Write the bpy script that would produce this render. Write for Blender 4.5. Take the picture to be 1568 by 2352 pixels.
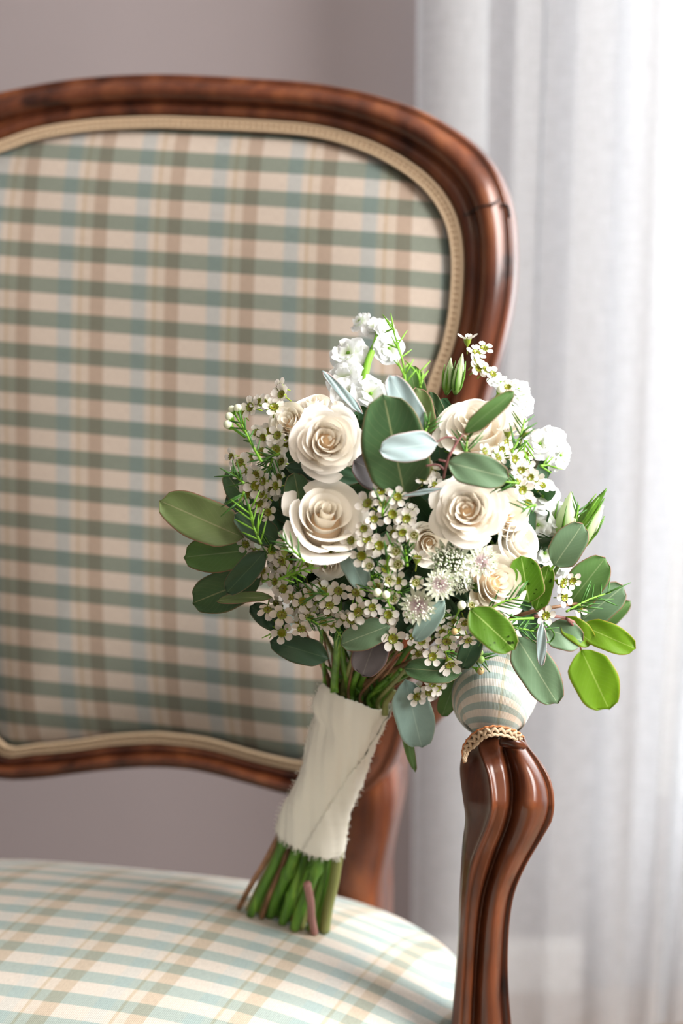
import bpy, math, random
from mathutils import Vector, Matrix
random.seed(7)
C = bpy.context.scene
for o in list(bpy.data.objects): bpy.data.objects.remove(o)

# ------------------------------------------------------------------ camera
W, H = 1568, 2352
F = 4300.0
PITCH = math.radians(15)
CAM = Vector((0, 0, 1.13))
D = Vector((0, math.cos(PITCH), -math.sin(PITCH)))
U = Vector((0, math.sin(PITCH), math.cos(PITCH)))
R = Vector((1, 0, 0))
cd = bpy.data.cameras.new('camera'); cam = bpy.data.objects.new('camera', cd)
C.collection.objects.link(cam); C.camera = cam
cam.location = CAM; cam.rotation_euler = (math.pi/2-PITCH, 0, 0)
cd.sensor_fit = 'VERTICAL'; cd.sensor_height = 36; cd.lens = F/H*36
cd.dof.use_dof = True; cd.dof.focus_distance = 1.17; cd.dof.aperture_fstop = 3.9
cd.clip_start = .05

# ------------------------------------------------------------------ light
C.view_settings.view_transform = 'Standard'; C.view_settings.look = 'None'
C.view_settings.gamma = 1; C.view_settings.use_curve_mapping = False
C.view_settings.exposure = 0.75
w = bpy.data.worlds.new('world'); C.world = w; w.use_nodes = True
w.node_tree.nodes['Background'].inputs[0].default_value = (1.0, 0.985, 0.97, 1)
w.node_tree.nodes['Background'].inputs[1].default_value = 0.27
def area(name, loc, target, sx, sy, energy, col=(1, 1, 1)):
    l = bpy.data.lights.new(name, 'AREA'); l.shape = 'RECTANGLE'; l.size = sx; l.size_y = sy
    l.energy = energy; l.color = col
    o = bpy.data.objects.new(name, l); C.collection.objects.link(o)
    o.location = loc; o.rotation_euler = (Vector(target)-Vector(loc)).to_track_quat('-Z', 'Y').to_euler()
    return o
area('daylight_side_window', (1.60, .55, 1.75), (.05, 1.15, .80), 1.2, 1.3, 82, (1, .985, .965))
area('daylight_back_window', (1.05, 2.9, 1.6), (.35, 1.1, .9), 1.9, 2.8, 100, (.97, .985, 1))
for nm, lc in (('ceiling_lamp_bulb', (.55, -.9, 2.2)), ('second_lamp_bulb', (.25, -1.1, 2.25))):
    pl = bpy.data.lights.new(nm, 'POINT'); pl.energy = 7; pl.color = (1, .78, .55); pl.shadow_soft_size = .06
    po = bpy.data.objects.new(nm, pl); C.collection.objects.link(po); po.location = lc

# ------------------------------------------------------------------ helpers
def ray(px, py):
    return D + R*((px-W/2)/F) + U*(-(py-H/2)/F)
def P(px, py, Y):                       # world point seen at a spot of the frame, standing at depth Y
    d = ray(px, py); return CAM + d*(Y/d.y)
def mpp(px, py, Y): return (Y/ray(px, py).y)/F      # metres per pixel there
def camdir(x, y, z): return (R*x + U*y - D*z).normalized()
def lerp(a, b, t): return a+(b-a)*t
def catmull(pts, n=8, closed=False):
    out = []; m = len(pts)
    rng = range(m) if closed else range(m-1)
    for i in rng:
        g = (lambda k: pts[k % m]) if closed else (lambda k: pts[max(0, min(m-1, k))])
        p0, p1, p2, p3 = g(i-1), g(i), g(i+1), g(i+2)
        for j in range(n):
            t = j/n
            out.append(tuple(.5*((2*b)+(-a+c)*t+(2*a-5*b+4*c-d)*t*t+(-a+3*b-3*c+d)*t**3)
                             for a, b, c, d in zip(p0, p1, p2, p3)))
    if not closed: out.append(tuple(pts[-1]))
    return out
def interp(tab, x):                      # piecewise linear table
    if x <= tab[0][0]: return tab[0][1]
    for (a, b), (c, d) in zip(tab, tab[1:]):
        if x <= c: return b+(d-b)*(x-a)/(c-a)
    return tab[-1][1]

class MB:
    def __init__(s): s.v = []; s.f = []; s.uv = []; s.mi = []
    def grid(s, rows, closed=False, mat=0, uv=None, cap=False):
        b = len(s.v); n = len(rows[0]); m = len(rows)
        for i, r in enumerate(rows):
            for j, p in enumerate(r):
                s.v.append(tuple(p)); s.uv.append(uv[i][j] if uv else (j/(n-1 or 1), i/(m-1 or 1)))
        for i in range(m-1):
            for j in range(n if closed else n-1):
                k = (j+1) % n
                s.f.append((b+i*n+j, b+i*n+k, b+(i+1)*n+k, b+(i+1)*n+j)); s.mi.append(mat)
        if cap:
            s.f.append(tuple(b+j for j in range(n))[::-1]); s.mi.append(mat)
            s.f.append(tuple(b+(m-1)*n+j for j in range(n))); s.mi.append(mat)
    def tube(s, pts, rad, seg=8, mat=0, flat=1.0, cap=True):
        pts = [Vector(p) for p in pts]; rows = []; prev = None
        for i, p in enumerate(pts):
            t = (pts[min(i+1, len(pts)-1)]-pts[max(i-1, 0)]).normalized()
            a = prev if prev is not None else (Vector((0, 0, 1)) if abs(t.z) < .9 else Vector((1, 0, 0)))
            x = (a - t*a.dot(t)).normalized(); prev = x; y = t.cross(x)
            r = rad[i] if isinstance(rad, (list, tuple)) else rad
            rows.append([p + x*(r*math.cos(2*math.pi*k/seg)) + y*(r*flat*math.sin(2*math.pi*k/seg)) for k in range(seg)])
        s.grid(rows, closed=True, mat=mat, cap=cap)
    def ball(s, c, r, seg=8, rings=5, mat=0, sc=(1, 1, 1)):
        c = Vector(c); rows = []
        for i in range(rings+1):
            th = math.pi*i/rings
            rr = max(math.sin(th), .02)
            rows.append([c+Vector((r*sc[0]*rr*math.cos(2*math.pi*k/seg), r*sc[1]*rr*math.sin(2*math.pi*k/seg), r*sc[2]*math.cos(th))) for k in range(seg)])
        s.grid(rows, closed=True, mat=mat, cap=True)
    def box(s, lo, hi, mat=0):
        b = len(s.v)
        for x in (lo[0], hi[0]):
            for y in (lo[1], hi[1]):
                for z in (lo[2], hi[2]): s.v.append((x, y, z)); s.uv.append((x+y, z))
        for q in ((0, 1, 3, 2), (4, 6, 7, 5), (0, 4, 5, 1), (2, 3, 7, 6), (0, 2, 6, 4), (1, 5, 7, 3)):
            s.f.append(tuple(b+i for i in q)); s.mi.append(mat)
    def mesh(s, name, mats, smooth=True, inv=None):
        me = bpy.data.meshes.new(name)
        vs = [tuple(inv @ Vector(v)) for v in s.v] if inv is not None else s.v
        me.from_pydata(vs, [], s.f)
        for m in mats: me.materials.append(m)
        me.polygons.foreach_set('material_index', s.mi)
        me.polygons.foreach_set('use_smooth', [smooth]*len(s.f))
        ul = me.uv_layers.new(name='UVMap')
        li = [0]*len(me.loops); me.loops.foreach_get('vertex_index', li)
        flat = []
        for i in li: flat.extend(s.uv[i])
        ul.data.foreach_set('uv', flat)
        me.update(); return me
def link(name, data, parent=None):
    o = bpy.data.objects.new(name, data); C.collection.objects.link(o)
    if parent: o.parent = parent
    return o
def part(name, mb, mats, parent=None, smooth=True, label=None):
    """world-space mesh linked under its thing (all thing empties keep no rotation)"""
    inv = None
    if parent is not None:
        q = Vector((0, 0, 0)); p = parent
        while p is not None: q += p.location; p = p.parent
        inv = Matrix.Translation(-q)
    o = link(name, mb.mesh(name, mats if isinstance(mats, list) else [mats], smooth, inv), parent)
    if label: o['label'] = label
    return o
def thing(name, label, cat, loc):
    o = link(name, None); o.location = loc; o['label'] = label; o['category'] = cat; return o
def struct(name, mb, m, parent=None, smooth=False):
    o = part(name, mb, m, parent, smooth)
    if parent is None: o['kind'] = 'structure'
    return o

# ------------------------------------------------------------------ materials
def mat(name, col=(.5, .5, .5), rough=.6, **k):
    m = bpy.data.materials.new(name); m.use_nodes = True
    b = m.node_tree.nodes['Principled BSDF']
    b.inputs['Base Color'].default_value = (*col, 1); b.inputs['Roughness'].default_value = rough
    for a, v in k.items(): b.inputs[a.replace('_', ' ')].default_value = v
    return m
def N(m, typ, **k):
    n = m.node_tree.nodes.new(typ)
    for a, v in k.items(): setattr(n, a, v)
    return n
def L(m, a, b): m.node_tree.links.new(a, b)
def ramp(m, stops, interp_='LINEAR'):
    r = N(m, 'ShaderNodeValToRGB'); r.color_ramp.interpolation = interp_
    e = r.color_ramp.elements
    while len(e) > 1: e.remove(e[-1])
    e[0].position = stops[0][0]; e[0].color = (*stops[0][1], 1)
    for p, c in stops[1:]:
        x = e.new(p); x.color = (*c, 1)
    return r
def noise(m, scale, detail=4, vec=None, stretch=None, coord='Object'):
    t = N(m, 'ShaderNodeTexCoord'); n = N(m, 'ShaderNodeTexNoise')
    n.inputs['Scale'].default_value = scale; n.inputs['Detail'].default_value = detail
    mp = N(m, 'ShaderNodeMapping'); L(m, t.outputs[coord], mp.inputs[0]); L(m, mp.outputs[0], n.inputs['Vector'])
    if stretch: mp.inputs['Scale'].default_value = stretch
    return n
def mixc(m, a, b, fac=None, typ='MIX', f=1.0):
    x = N(m, 'ShaderNodeMix', data_type='RGBA', blend_type=typ)
    x.inputs[0].default_value = f
    if fac is not None: L(m, fac, x.inputs[0])
    for s, v in ((x.inputs[6], a), (x.inputs[7], b)):
        if isinstance(v, tuple): s.default_value = (*v, 1)
        else: L(m, v, s)
    return x.outputs[2]
def bump(m, h, strength=.3, dist=.001):
    b = N(m, 'ShaderNodeBump'); b.inputs['Strength'].default_value = strength; b.inputs['Distance'].default_value = dist
    L(m, h, b.inputs['Height']); L(m, b.outputs[0], m.node_tree.nodes['Principled BSDF'].inputs['Normal'])
def base(m): return m.node_tree.nodes['Principled BSDF'].inputs['Base Color']
def translucent(m, col, fac):            # thin living tissue or cloth: part of the light passes through
    nt = m.node_tree; out = nt.nodes['Material Output']; b = nt.nodes['Principled BSDF']
    t = N(m, 'ShaderNodeBsdfTranslucent'); mx = N(m, 'ShaderNodeMixShader'); mx.inputs[0].default_value = fac
    if isinstance(col, tuple): t.inputs[0].default_value = (*col, 1)
    else: L(m, col, t.inputs[0])
    L(m, b.outputs[0], mx.inputs[1]); L(m, t.outputs[0], mx.inputs[2]); L(m, mx.outputs[0], out.inputs[0])

def make_wood(name, dark=1.0):
    m = mat(name, rough=.3)
    n = noise(m, 9, 6, stretch=(5, 5, .8)); r = ramp(m, [(.25, (.030*dark, .007*dark, .003*dark)), (.5, (.100*dark, .028*dark, .011*dark)), (.75, (.20*dark, .066*dark, .024*dark))])
    L(m, n.outputs[0], r.inputs[0])
    n2 = noise(m, 26, 3); r2 = ramp(m, [(.28, (.18, .14, .14)), (.36, (.8, .76, .74)), (.55, (1, 1, 1)), (.72, (1.25, 1.15, 1.05))]); L(m, n2.outputs[0], r2.inputs[0])
    L(m, mixc(m, r.outputs[0], r2.outputs[0], typ='MULTIPLY', f=.9), base(m))
    n3 = noise(m, 70, 4, stretch=(3, 3, .6)); bump(m, n3.outputs[0], .12, .0008)
    b = m.node_tree.nodes['Principled BSDF']; b.inputs['Coat Weight'].default_value = .15; b.inputs['Coat Roughness'].default_value = .12; b.inputs['Specular IOR Level'].default_value = .35
    return m
wood = make_wood('polished_walnut')
UPH = {}
def plaid(name, cream, green, brown, blue, pu, pv, du=0, dv=0, thin=(.85, .78, .66)):
    m = mat(name, rough=.8); m.node_tree.nodes['Principled BSDF'].inputs['Sheen Weight'].default_value = .15
    t = N(m, 'ShaderNodeTexCoord'); s = N(m, 'ShaderNodeSeparateXYZ'); L(m, t.outputs['UV'], s.inputs[0])
    def fr(sock, per, off):
        a = N(m, 'ShaderNodeMath', operation='MULTIPLY_ADD'); L(m, sock, a.inputs[0]); a.inputs[1].default_value = 1/per; a.inputs[2].default_value = off
        b = N(m, 'ShaderNodeMath', operation='FRACT'); L(m, a.outputs[0], b.inputs[0]); return b.outputs[0]
    o = (1, 1, 1); e = .012
    ru = ramp(m, [(0, brown), (.18, brown), (.18+e, o), (.55, o), (.55+e, blue), (.74, blue), (.74+e, o), (.83, o), (.83+e, thin), (.87, thin), (.87+e, (.97, .95, .92)), (1-e, (.97, .95, .92)), (1, brown)])
    rv = ramp(m, [(0, green), (.45, green), (.45+.025, o), (.975, o), (1, green)])
    fu = fr(s.outputs[0], pu, du); UPH[name] = fu.node.inputs[0].links[0].from_node; L(m, fu, ru.inputs[0]); L(m, fr(s.outputs[1], pv, dv), rv.inputs[0])
    c = mixc(m, ru.outputs[0], rv.outputs[0], typ='MULTIPLY'); c = mixc(m, cream, c, typ='MULTIPLY')
    # woven threads
    wv = N(m, 'ShaderNodeTexWave', wave_type='BANDS', bands_direction='X'); wv.inputs['Scale'].default_value = 260; wv.inputs['Distortion'].default_value = .6
    L(m, t.outputs['UV'], wv.inputs['Vector'])
    n = noise(m, 900, 2, stretch=(1, .25, 1), coord='UV')
    c = mixc(m, c, ramp_noise(m, n), typ='MULTIPLY', f=.35)
    L(m, c, base(m)); bump(m, wv.outputs[0], .25, .0004)
    return m
def ramp_noise(m, n):
    r = ramp(m, [(.3, (.72, .72, .72)), (.7, (1.15, 1.15, 1.15))]); L(m, n.outputs[0], r.inputs[0]); return r.outputs[0]
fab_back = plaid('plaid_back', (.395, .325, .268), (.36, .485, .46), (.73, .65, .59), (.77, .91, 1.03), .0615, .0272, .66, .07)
fab_seat = plaid('plaid_seat', (.54, .485, .42), (.56, .74, .78), (.84, .76, .66), (.92, .98, 1.02), .0605, .0272, -.16, .0)  # same cloth as the back, paler base: window sheen put into its colour
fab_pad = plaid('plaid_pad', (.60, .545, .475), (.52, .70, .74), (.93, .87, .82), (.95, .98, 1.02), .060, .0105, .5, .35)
braid_m = mat('braid_trim', (.36, .27, .18), .85)
n_ = noise(braid_m, 500, 3); bump(braid_m, n_.outputs[0], .6, .001)
L(braid_m, mixc(braid_m, (.36, .25, .155), ramp_noise(braid_m, n_), typ='MULTIPLY', f=.8), base(braid_m))
cord_m = mat('braid_cord', (.46, .34, .22), .7)
rust_m = mat('braid_edge_thread', (.45, .17, .06), .8)
wall_m = mat('mauve_paint', (.37, .315, .315), .85)
nw = noise(wall_m, 3, 4); L(wall_m, mixc(wall_m, (.215, .183, .184), ramp_noise(wall_m, nw), typ='MULTIPLY', f=.12), base(wall_m))
white_m = mat('white_paint', (.75, .74, .72), .5)
floor_m = mat('floor_wood', (.25, .15, .09), .45)
nf = noise(floor_m, 4, 5, stretch=(12, 1, 1)); rf = ramp(floor_m, [(.3, (.17, .095, .05)), (.7, (.32, .2, .12))]); L(floor_m, nf.outputs[0], rf.inputs[0]); L(floor_m, rf.outputs[0], base(floor_m))
ceil_m = mat('ceiling_paint', (.8, .79, .77), .9)
glass_m = mat('window_glass', (1, 1, 1), .02, Transmission_Weight=1.0, IOR=1.02)

# sheer voile
sheer = bpy.data.materials.new('sheer_voile'); sheer.use_nodes = True
nt = sheer.node_tree; nt.nodes.remove(nt.nodes['Principled BSDF']); out = nt.nodes['Material Output']
df = N(sheer, 'ShaderNodeBsdfDiffuse'); tl = N(sheer, 'ShaderNodeBsdfTranslucent'); tp = N(sheer, 'ShaderNodeBsdfTransparent')
df.inputs[0].default_value = (.52, .54, .56, 1); tl.inputs[0].default_value = (.78, .81, .84, 1)
m1 = N(sheer, 'ShaderNodeMixShader'); m1.inputs[0].default_value = .5; L(sheer, df.outputs[0], m1.inputs[1]); L(sheer, tl.outputs[0], m1.inputs[2])
m2 = N(sheer, 'ShaderNodeMixShader'); L(sheer, m1.outputs[0], m2.inputs[1]); L(sheer, tp.outputs[0], m2.inputs[2]); L(sheer, m2.outputs[0], out.inputs[0])
ns = noise(sheer, 260, 3, stretch=(1, .18, 1), coord='UV'); ns2 = noise(sheer, 260, 3, stretch=(.15, 1.2, 1), coord='UV')
ad = N(sheer, 'ShaderNodeMath', operation='ADD'); L(sheer, ns.outputs[0], ad.inputs[0]); L(sheer, ns2.outputs[0], ad.inputs[1])
mr = N(sheer, 'ShaderNodeMapRange'); L(sheer, ad.outputs[0], mr.inputs[0])
mr.inputs[1].default_value = .7; mr.inputs[2].default_value = 1.3; mr.inputs[3].default_value = .22; mr.inputs[4].default_value = .36
L(sheer, mr.outputs[0], m2.inputs[0])

def leafmat(name, col, trans, tf, edge=(.30, .14, .10), vein=(.45, .55, .30), rough=.45, spots=False):
    m = mat(name, col, rough, Specular_IOR_Level=.35)
    t = N(m, 'ShaderNodeTexCoord'); s = N(m, 'ShaderNodeSeparateXYZ'); L(m, t.outputs['UV'], s.inputs[0])
    # |2u-1| : 0 on the midrib, 1 on the margin
    a = N(m, 'ShaderNodeMath', operation='MULTIPLY_ADD'); L(m, s.outputs[0], a.inputs[0]); a.inputs[1].default_value = 2; a.inputs[2].default_value = -1
    b = N(m, 'ShaderNodeMath', operation='ABSOLUTE'); L(m, a.outputs[0], b.inputs[0])
    n = noise(m, 60, 4); c = mixc(m, col, ramp_noise(m, n), typ='MULTIPLY', f=.55)
    # side veins: bands running out and forward from the midrib
    v1 = N(m, 'ShaderNodeMath', operation='MULTIPLY_ADD'); L(m, b.outputs[0], v1.inputs[0]); v1.inputs[1].default_value = -.35; L(m, s.outputs[1], v1.inputs[2])
    v2 = N(m, 'ShaderNodeMath', operation='MULTIPLY'); L(m, v1.outputs[0], v2.inputs[0]); v2.inputs[1].default_value = 11
    v3 = N(m, 'ShaderNodeMath', operation='FRACT'); L(m, v2.outputs[0], v3.inputs[0])
    rv = ramp(m, [(0, (1, 1, 1)), (.07, (0, 0, 0)), (.93, (0, 0, 0)), (1, (1, 1, 1))]); L(m, v3.outputs[0], rv.inputs[0])
    vf = N(m, 'ShaderNodeMath', operation='MULTIPLY'); L(m, rv.outputs[0], vf.inputs[0]); vf.inputs[1].default_value = .22
    c = mixc(m, c, vein, fac=vf.outputs[0])
    rm = ramp(m, [(0, (1, 1, 1)), (.022, (.8, .8, .8)), (.045, (0, 0, 0))]); L(m, b.outputs[0], rm.inputs[0]); c = mixc(m, c, vein, fac=rm.outputs[0])
    re = ramp(m, [(.94, (0, 0, 0)), (.985, (1, 1, 1))]); L(m, b.outputs[0], re.inputs[0]); c = mixc(m, c, edge, fac=re.outputs[0])
    if spots:
        n5 = noise(m, 220, 2); r5 = ramp(m, [(.30, (.08, .05, .02)), (.34, (1, 1, 1))]); L(m, n5.outputs[0], r5.inputs[0]); c = mixc(m, c, r5.outputs[0], typ='MULTIPLY')
    L(m, c, base(m)); tt = mixc(m, c, trans, f=.75); translucent(m, tt, tf)
    return m
LM = {
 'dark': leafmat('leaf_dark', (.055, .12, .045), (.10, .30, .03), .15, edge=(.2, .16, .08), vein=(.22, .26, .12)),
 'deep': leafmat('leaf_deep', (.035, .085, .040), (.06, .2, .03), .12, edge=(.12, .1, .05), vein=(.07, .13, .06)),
 'mid': leafmat('leaf_mid', (.125, .245, .075), (.22, .48, .06), .3, vein=(.26, .36, .16)),
 'olive': leafmat('leaf_olive', (.17, .235, .085), (.3, .48, .1), .25, vein=(.32, .33, .17)),
 'sage': leafmat('leaf_sage', (.16, .265, .15), (.25, .45, .12), .25, vein=(.36, .45, .28)),
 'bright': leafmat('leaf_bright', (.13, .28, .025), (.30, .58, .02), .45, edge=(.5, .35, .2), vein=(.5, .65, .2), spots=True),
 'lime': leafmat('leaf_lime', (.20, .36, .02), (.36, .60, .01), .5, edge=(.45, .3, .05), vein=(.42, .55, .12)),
 'pale': leafmat('leaf_pale', (.42, .55, .56), (.4, .55, .5), .15, edge=(.60, .42, .40), vein=(.55, .68, .66), rough=.6),
 'blue': leafmat('leaf_blue', (.22, .33, .29), (.25, .4, .3), .15, edge=(.32, .38, .3), vein=(.30, .42, .36), rough=.6),
 'plum': leafmat('leaf_plum', (.13, .12, .125), (.2, .15, .15), .15, edge=(.25, .14, .12), vein=(.18, .17, .16), rough=.6),
}
def petalmat(name, col, inner, tf=.35):
    m = mat(name, col, .55, Specular_IOR_Level=.25)
    t = N(m, 'ShaderNodeTexCoord'); s = N(m, 'ShaderNodeSeparateXYZ'); L(m, t.outputs['UV'], s.inputs[0])
    r = ramp(m, [(.2, inner), (.62, col)]); L(m, s.outputs[1], r.inputs[0])
    n = noise(m, 120, 3); c = mixc(m, r.outputs[0], ramp_noise(m, n), typ='MULTIPLY', f=.12)
    L(m, c, base(m)); translucent(m, c, tf)
    return m
rose_out = petalmat('petal_ivory', (.97, .935, .87), (.95, .82, .63), .12)
rose_mid = petalmat('petal_cream', (.97, .92, .83), (.95, .75, .52), .12)
rose_in = petalmat('petal_peach', (.97, .91, .80), (.95, .68, .42), .14)
stock_m = petalmat('petal_white', (.84, .86, .86), (.72, .80, .58), .35)
wax_m = petalmat('wax_petal', (.76, .72, .67), (.74, .70, .58), .3)
cup_m = mat('wax_cup', (.21, .29, .02), .45); cupd_m = mat('wax_nectar', (.19, .19, .01), .2)
dot_m = mat('stamen_dark', (.06, .02, .02), .5); anther_m = mat('anther_cream', (.8, .76, .45), .6)
needle_m = mat('needle_green', (.055, .17, .025), .45); translucent(needle_m, (.12, .4, .03), .2)
needle_l = mat('needle_light', (.22, .46, .04), .45); translucent(needle_l, (.35, .7, .05), .3)
stem_g = mat('stem_green', (.13, .30, .03), .45)
ng = noise(stem_g, 40, 4, stretch=(4, 4, .5)); rg = ramp(stem_g, [(.3, (.04, .12, .01)), (.55, (.11, .27, .02)), (.75, (.27, .45, .06))]); L(stem_g, ng.outputs[0], rg.inputs[0]); L(stem_g, rg.outputs[0], base(stem_g))
stem_b = mat('stem_brown', (.26, .12, .06), .6)
nb = noise(stem_b, 60, 4); rb = ramp(stem_b, [(.35, (.14, .07, .025)), (.7, (.42, .22, .12))]); L(stem_b, nb.outputs[0], rb.inputs[0]); L(stem_b, rb.outputs[0], base(stem_b))
stem_o = mat('stem_olive', (.22, .24, .07), .5); stem_p = mat('stem_pinkish', (.36, .17, .15), .5)
twig_r = mat('twig_red', (.20, .075, .07), .5)
cut_m = mat('stem_cut', (.45, .50, .2), .7)
bud_m = mat('bud_white', (.75, .80, .60), .45); bud_g = mat('bud_green', (.30, .48, .12), .45); bud_t = mat('bud_tan', (.5, .36, .16), .5)
liz_g = petalmat('lisianthus_bud', (.72, .82, .55), (.30, .50, .12), .3)
ribbon_m = mat('ribbon_silk', (.90, .885, .78), .6); m = ribbon_m
ni = noise(m, 300, 3, stretch=(1, 1, 6)); bump(m, ni.outputs[0], .25, .0005); m.node_tree.nodes['Principled BSDF'].inputs['Sheen Weight'].default_value = .3
translucent(m, (.7, .72, .6), .12)
bract_m = petalmat('astrantia_bract', (.70, .75, .60), (.70, .56, .58), .25); fil_m = mat('astrantia_filament', (.55, .42, .42), .6)
ast_ball = mat('astrantia_anther', (.86, .88, .76), .6); ast_green = mat('astrantia_green', (.18, .26, .10), .6)

# ------------------------------------------------------------------ room
YW = 2.02                                   # face of the back wall
XW0, XW1, ZS, ZT = .365, 1.42, .20, 2.25     # back window opening
mb = MB()
for lo, hi in (((-2.6, YW, 0), (XW0, YW+.22, 2.6)), ((XW1, YW, 0), (1.66, YW+.22, 2.6)),
               ((XW0, YW, 0), (XW1, YW+.22, ZS)), ((XW0, YW, ZT), (XW1, YW+.22, 2.6))): mb.box(lo, hi)
struct('wall_back', mb, wall_m)
mb = MB(); YA, YB = -.1, 1.2
for lo, hi in (((1.66, -1.5, 0), (1.86, YA, 2.6)), ((1.66, YB, 0), (1.86, YW+.22, 2.6)), ((1.66, YA, 0), (1.86, YB, .5)), ((1.66, YA, 2.3), (1.86, YB, 2.6))): mb.box(lo, hi)
struct('wall_right', mb, wall_m)
mb = MB(); mb.box((-2.8, -1.5, 0), (-2.6, YW+.22, 2.6)); struct('wall_left', mb, wall_m)
mb = MB(); mb.box((-2.8, -1.5, -.1), (1.86, YW+.22, 0)); struct('floor', mb, floor_m)
mb = MB(); mb.box((-2.8, -1.5, 2.6), (1.86, YW+.22, 2.7)); struct('ceiling', mb, ceil_m)
mb = MB(); mb.box((-2.6, YW-.015, 0), (XW0-.08, YW, .055)); mb.box((-2.6, YW-.010, .055), (XW0-.08, YW, .065)); struct('baseboard_back', mb, white_m)
def window(name, horizontal):
    fr = MB()
    if horizontal:
        y0, y1 = YW+.10, YW+.16
        for lo, hi in (((XW0, y0, ZS), (XW0+.06, y1, ZT)), ((XW1-.06, y0, ZS), (XW1, y1, ZT)), ((XW0+.06, y0, ZS), (XW1-.06, y1, ZS+.07)),
                       ((XW0+.06, y0, ZT-.06), (XW1-.06, y1, ZT)), (((XW0+XW1)/2-.04, y0, ZS+.07), ((XW0+XW1)/2+.04, y1, ZT-.06))): fr.box(lo, hi)
    else:
        x0, x1 = 1.73, 1.79
        for lo, hi in (((x0, YA, .5), (x1, YA+.06, 2.3)), ((x0, YB-.06, .5), (x1, YB, 2.3)), ((x0, YA+.06, .5), (x1, YB-.06, .57)), ((x0, YA+.06, 2.24), (x1, YB-.06, 2.3)), ((x0, .52, .57), (x1, .58, 2.24))): fr.box(lo, hi)
    w_ = struct(name, fr, white_m)
    g = MB()
    if horizontal:
        g.box((XW0+.06, YW+.125, ZS+.07), ((XW0+XW1)/2-.04, YW+.13, ZT-.06)); part('pane', g, glass_m, w_, False)
        g = MB(); g.box(((XW0+XW1)/2+.04, YW+.125, ZS+.07), (XW1-.06, YW+.13, ZT-.06)); part('pane', g, glass_m, w_, False)
    return w_
window('window_1', True); window('window_2', False)

# ------------------------------------------------------------------ sheer curtain
cur = thing('sheer_curtain', 'white sheer voile curtain hanging in soft folds over the bright window', 'curtain', (.6, 1.84, 0))
def curtain(x0, x1, Y, zb, zt, seed, nfold):
    rnd = random.Random(seed); mb = MB(); n = 560; rows = []; uvs = []
    ph = []; x = 0
    fs = [(rnd.uniform(.7, 1.3), rnd.uniform(0, 6.28), rnd.uniform(.6, 1.2)) for _ in range(3)]
    wd = [rnd.uniform(.55, 1.6) for _ in range(nfold)]; tot = sum(wd); am = [rnd.uniform(.35, 1.15) for _ in range(nfold)]
    cum = [0]
    for a in wd: cum.append(cum[-1]+a/tot)
    m = 22
    for i in range(m+1):
        tz = i/m; z = lerp(zt, zb, tz); r = []; uu = []
        s = 0
        for j in range(n+1):
            t = j/n
            k = max(q for q in range(nfold) if cum[q] <= t+1e-9); lo = (t-cum[k])/(cum[k+1]-cum[k]); a = am[k]
            wdt = (cum[k+1]-cum[k])*(x1-x0)
            ang = 2*math.pi*lo
            amp = a*wdt*(.34+.10*math.sin(3*tz+k))
            xx = x0+(x1-x0)*t + amp*.55*math.sin(ang)*(1 if k % 3 else -1) + .010*math.sin(2.2*tz+k*1.7)*(tz)
            yy = Y - amp*(1-math.cos(ang))*.55 + .012*math.sin(4*t*6.28+tz*2)
            r.append((xx, yy, z)); uu.append((t*(x1-x0)*1.6, z))
        rows.append(r); uvs.append(uu)
    mb.grid(rows, uv=uvs); return mb
X0 = P(950, 300, 1.87).x
part('curtain_panel', curtain(X0, 1.60, 1.89, .02, 2.45, 12, 27), sheer, cur)
mb = MB(); mb.tube([(X0-.1, 1.88, 2.47), (1.64, 1.88, 2.47)], .012, 10); part('curtain_rod', mb, white_m, cur)

# ------------------------------------------------------------------ armchair
PSI = math.radians(12); BETA = math.radians(12)
EX = Vector((math.cos(PSI), -math.sin(PSI), 0)); EY = Vector((math.sin(PSI), math.cos(PSI), 0)); EZ = Vector((0, 0, 1))
YB0 = 1.43
O = P(343, 1763, YB0)
EU = (EZ*math.cos(BETA)+EY*math.sin(BETA)).normalized(); EN = (EZ*math.sin(BETA)-EY*math.cos(BETA)).normalized()
KC = .35
def S(u, v, w=0): return O+EX*u+EU*v+EN*(w+KC*u*u)
def unS(px, py, w=0):                       # where a sight line meets the curved plane of the backrest
    d = ray(px, py); u = 0
    for _ in range(12):
        ww = w+KC*u*u
        t = ((O+EN*ww)-CAM).dot(EN)/d.dot(EN); q = CAM+d*t-O-EN*ww
        u = q.dot(EX); v = q.dot(EU)
    return u, v
chair = thing('armchair', 'carved walnut armchair with blue, cream and brown plaid upholstery, bouquet on its seat', 'armchair', (O.x+EY.x*-.25, O.y+EY.y*-.25, 0))
outer_px = [(350, 169), (446, 171), (570, 178), (700, 187), (820, 207), (930, 238), (996, 267), (1065, 309), (1113, 350), (1148, 402), (1172, 474), (1180, 550), (1180, 636), (1169, 722), (1149, 808), (1120, 900), (1080, 1050), (1035, 1220), (990, 1390), (955, 1520), (935, 1595), (930, 1660), (908, 1740), (870, 1800), (811, 1837), (740, 1842), (660, 1825), (560, 1797), (450, 1770), (350, 1763)]
inner_px = [(350, 268), (440, 270), (570, 275), (700, 285), (786, 302), (872, 333), (941, 371), (993, 412), (1031, 460), (1055, 515), (1065, 584), (1064, 653), (1058, 722), (1044, 791), (1020, 860), (990, 960), (950, 1100), (905, 1280), (865, 1430), (825, 1570), (795, 1670), (765, 1735), (730, 1768), (689, 1770), (597, 1750), (482, 1720), (390, 1709), (350, 1707)]
UC = unS(385, 900)[0]
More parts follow.
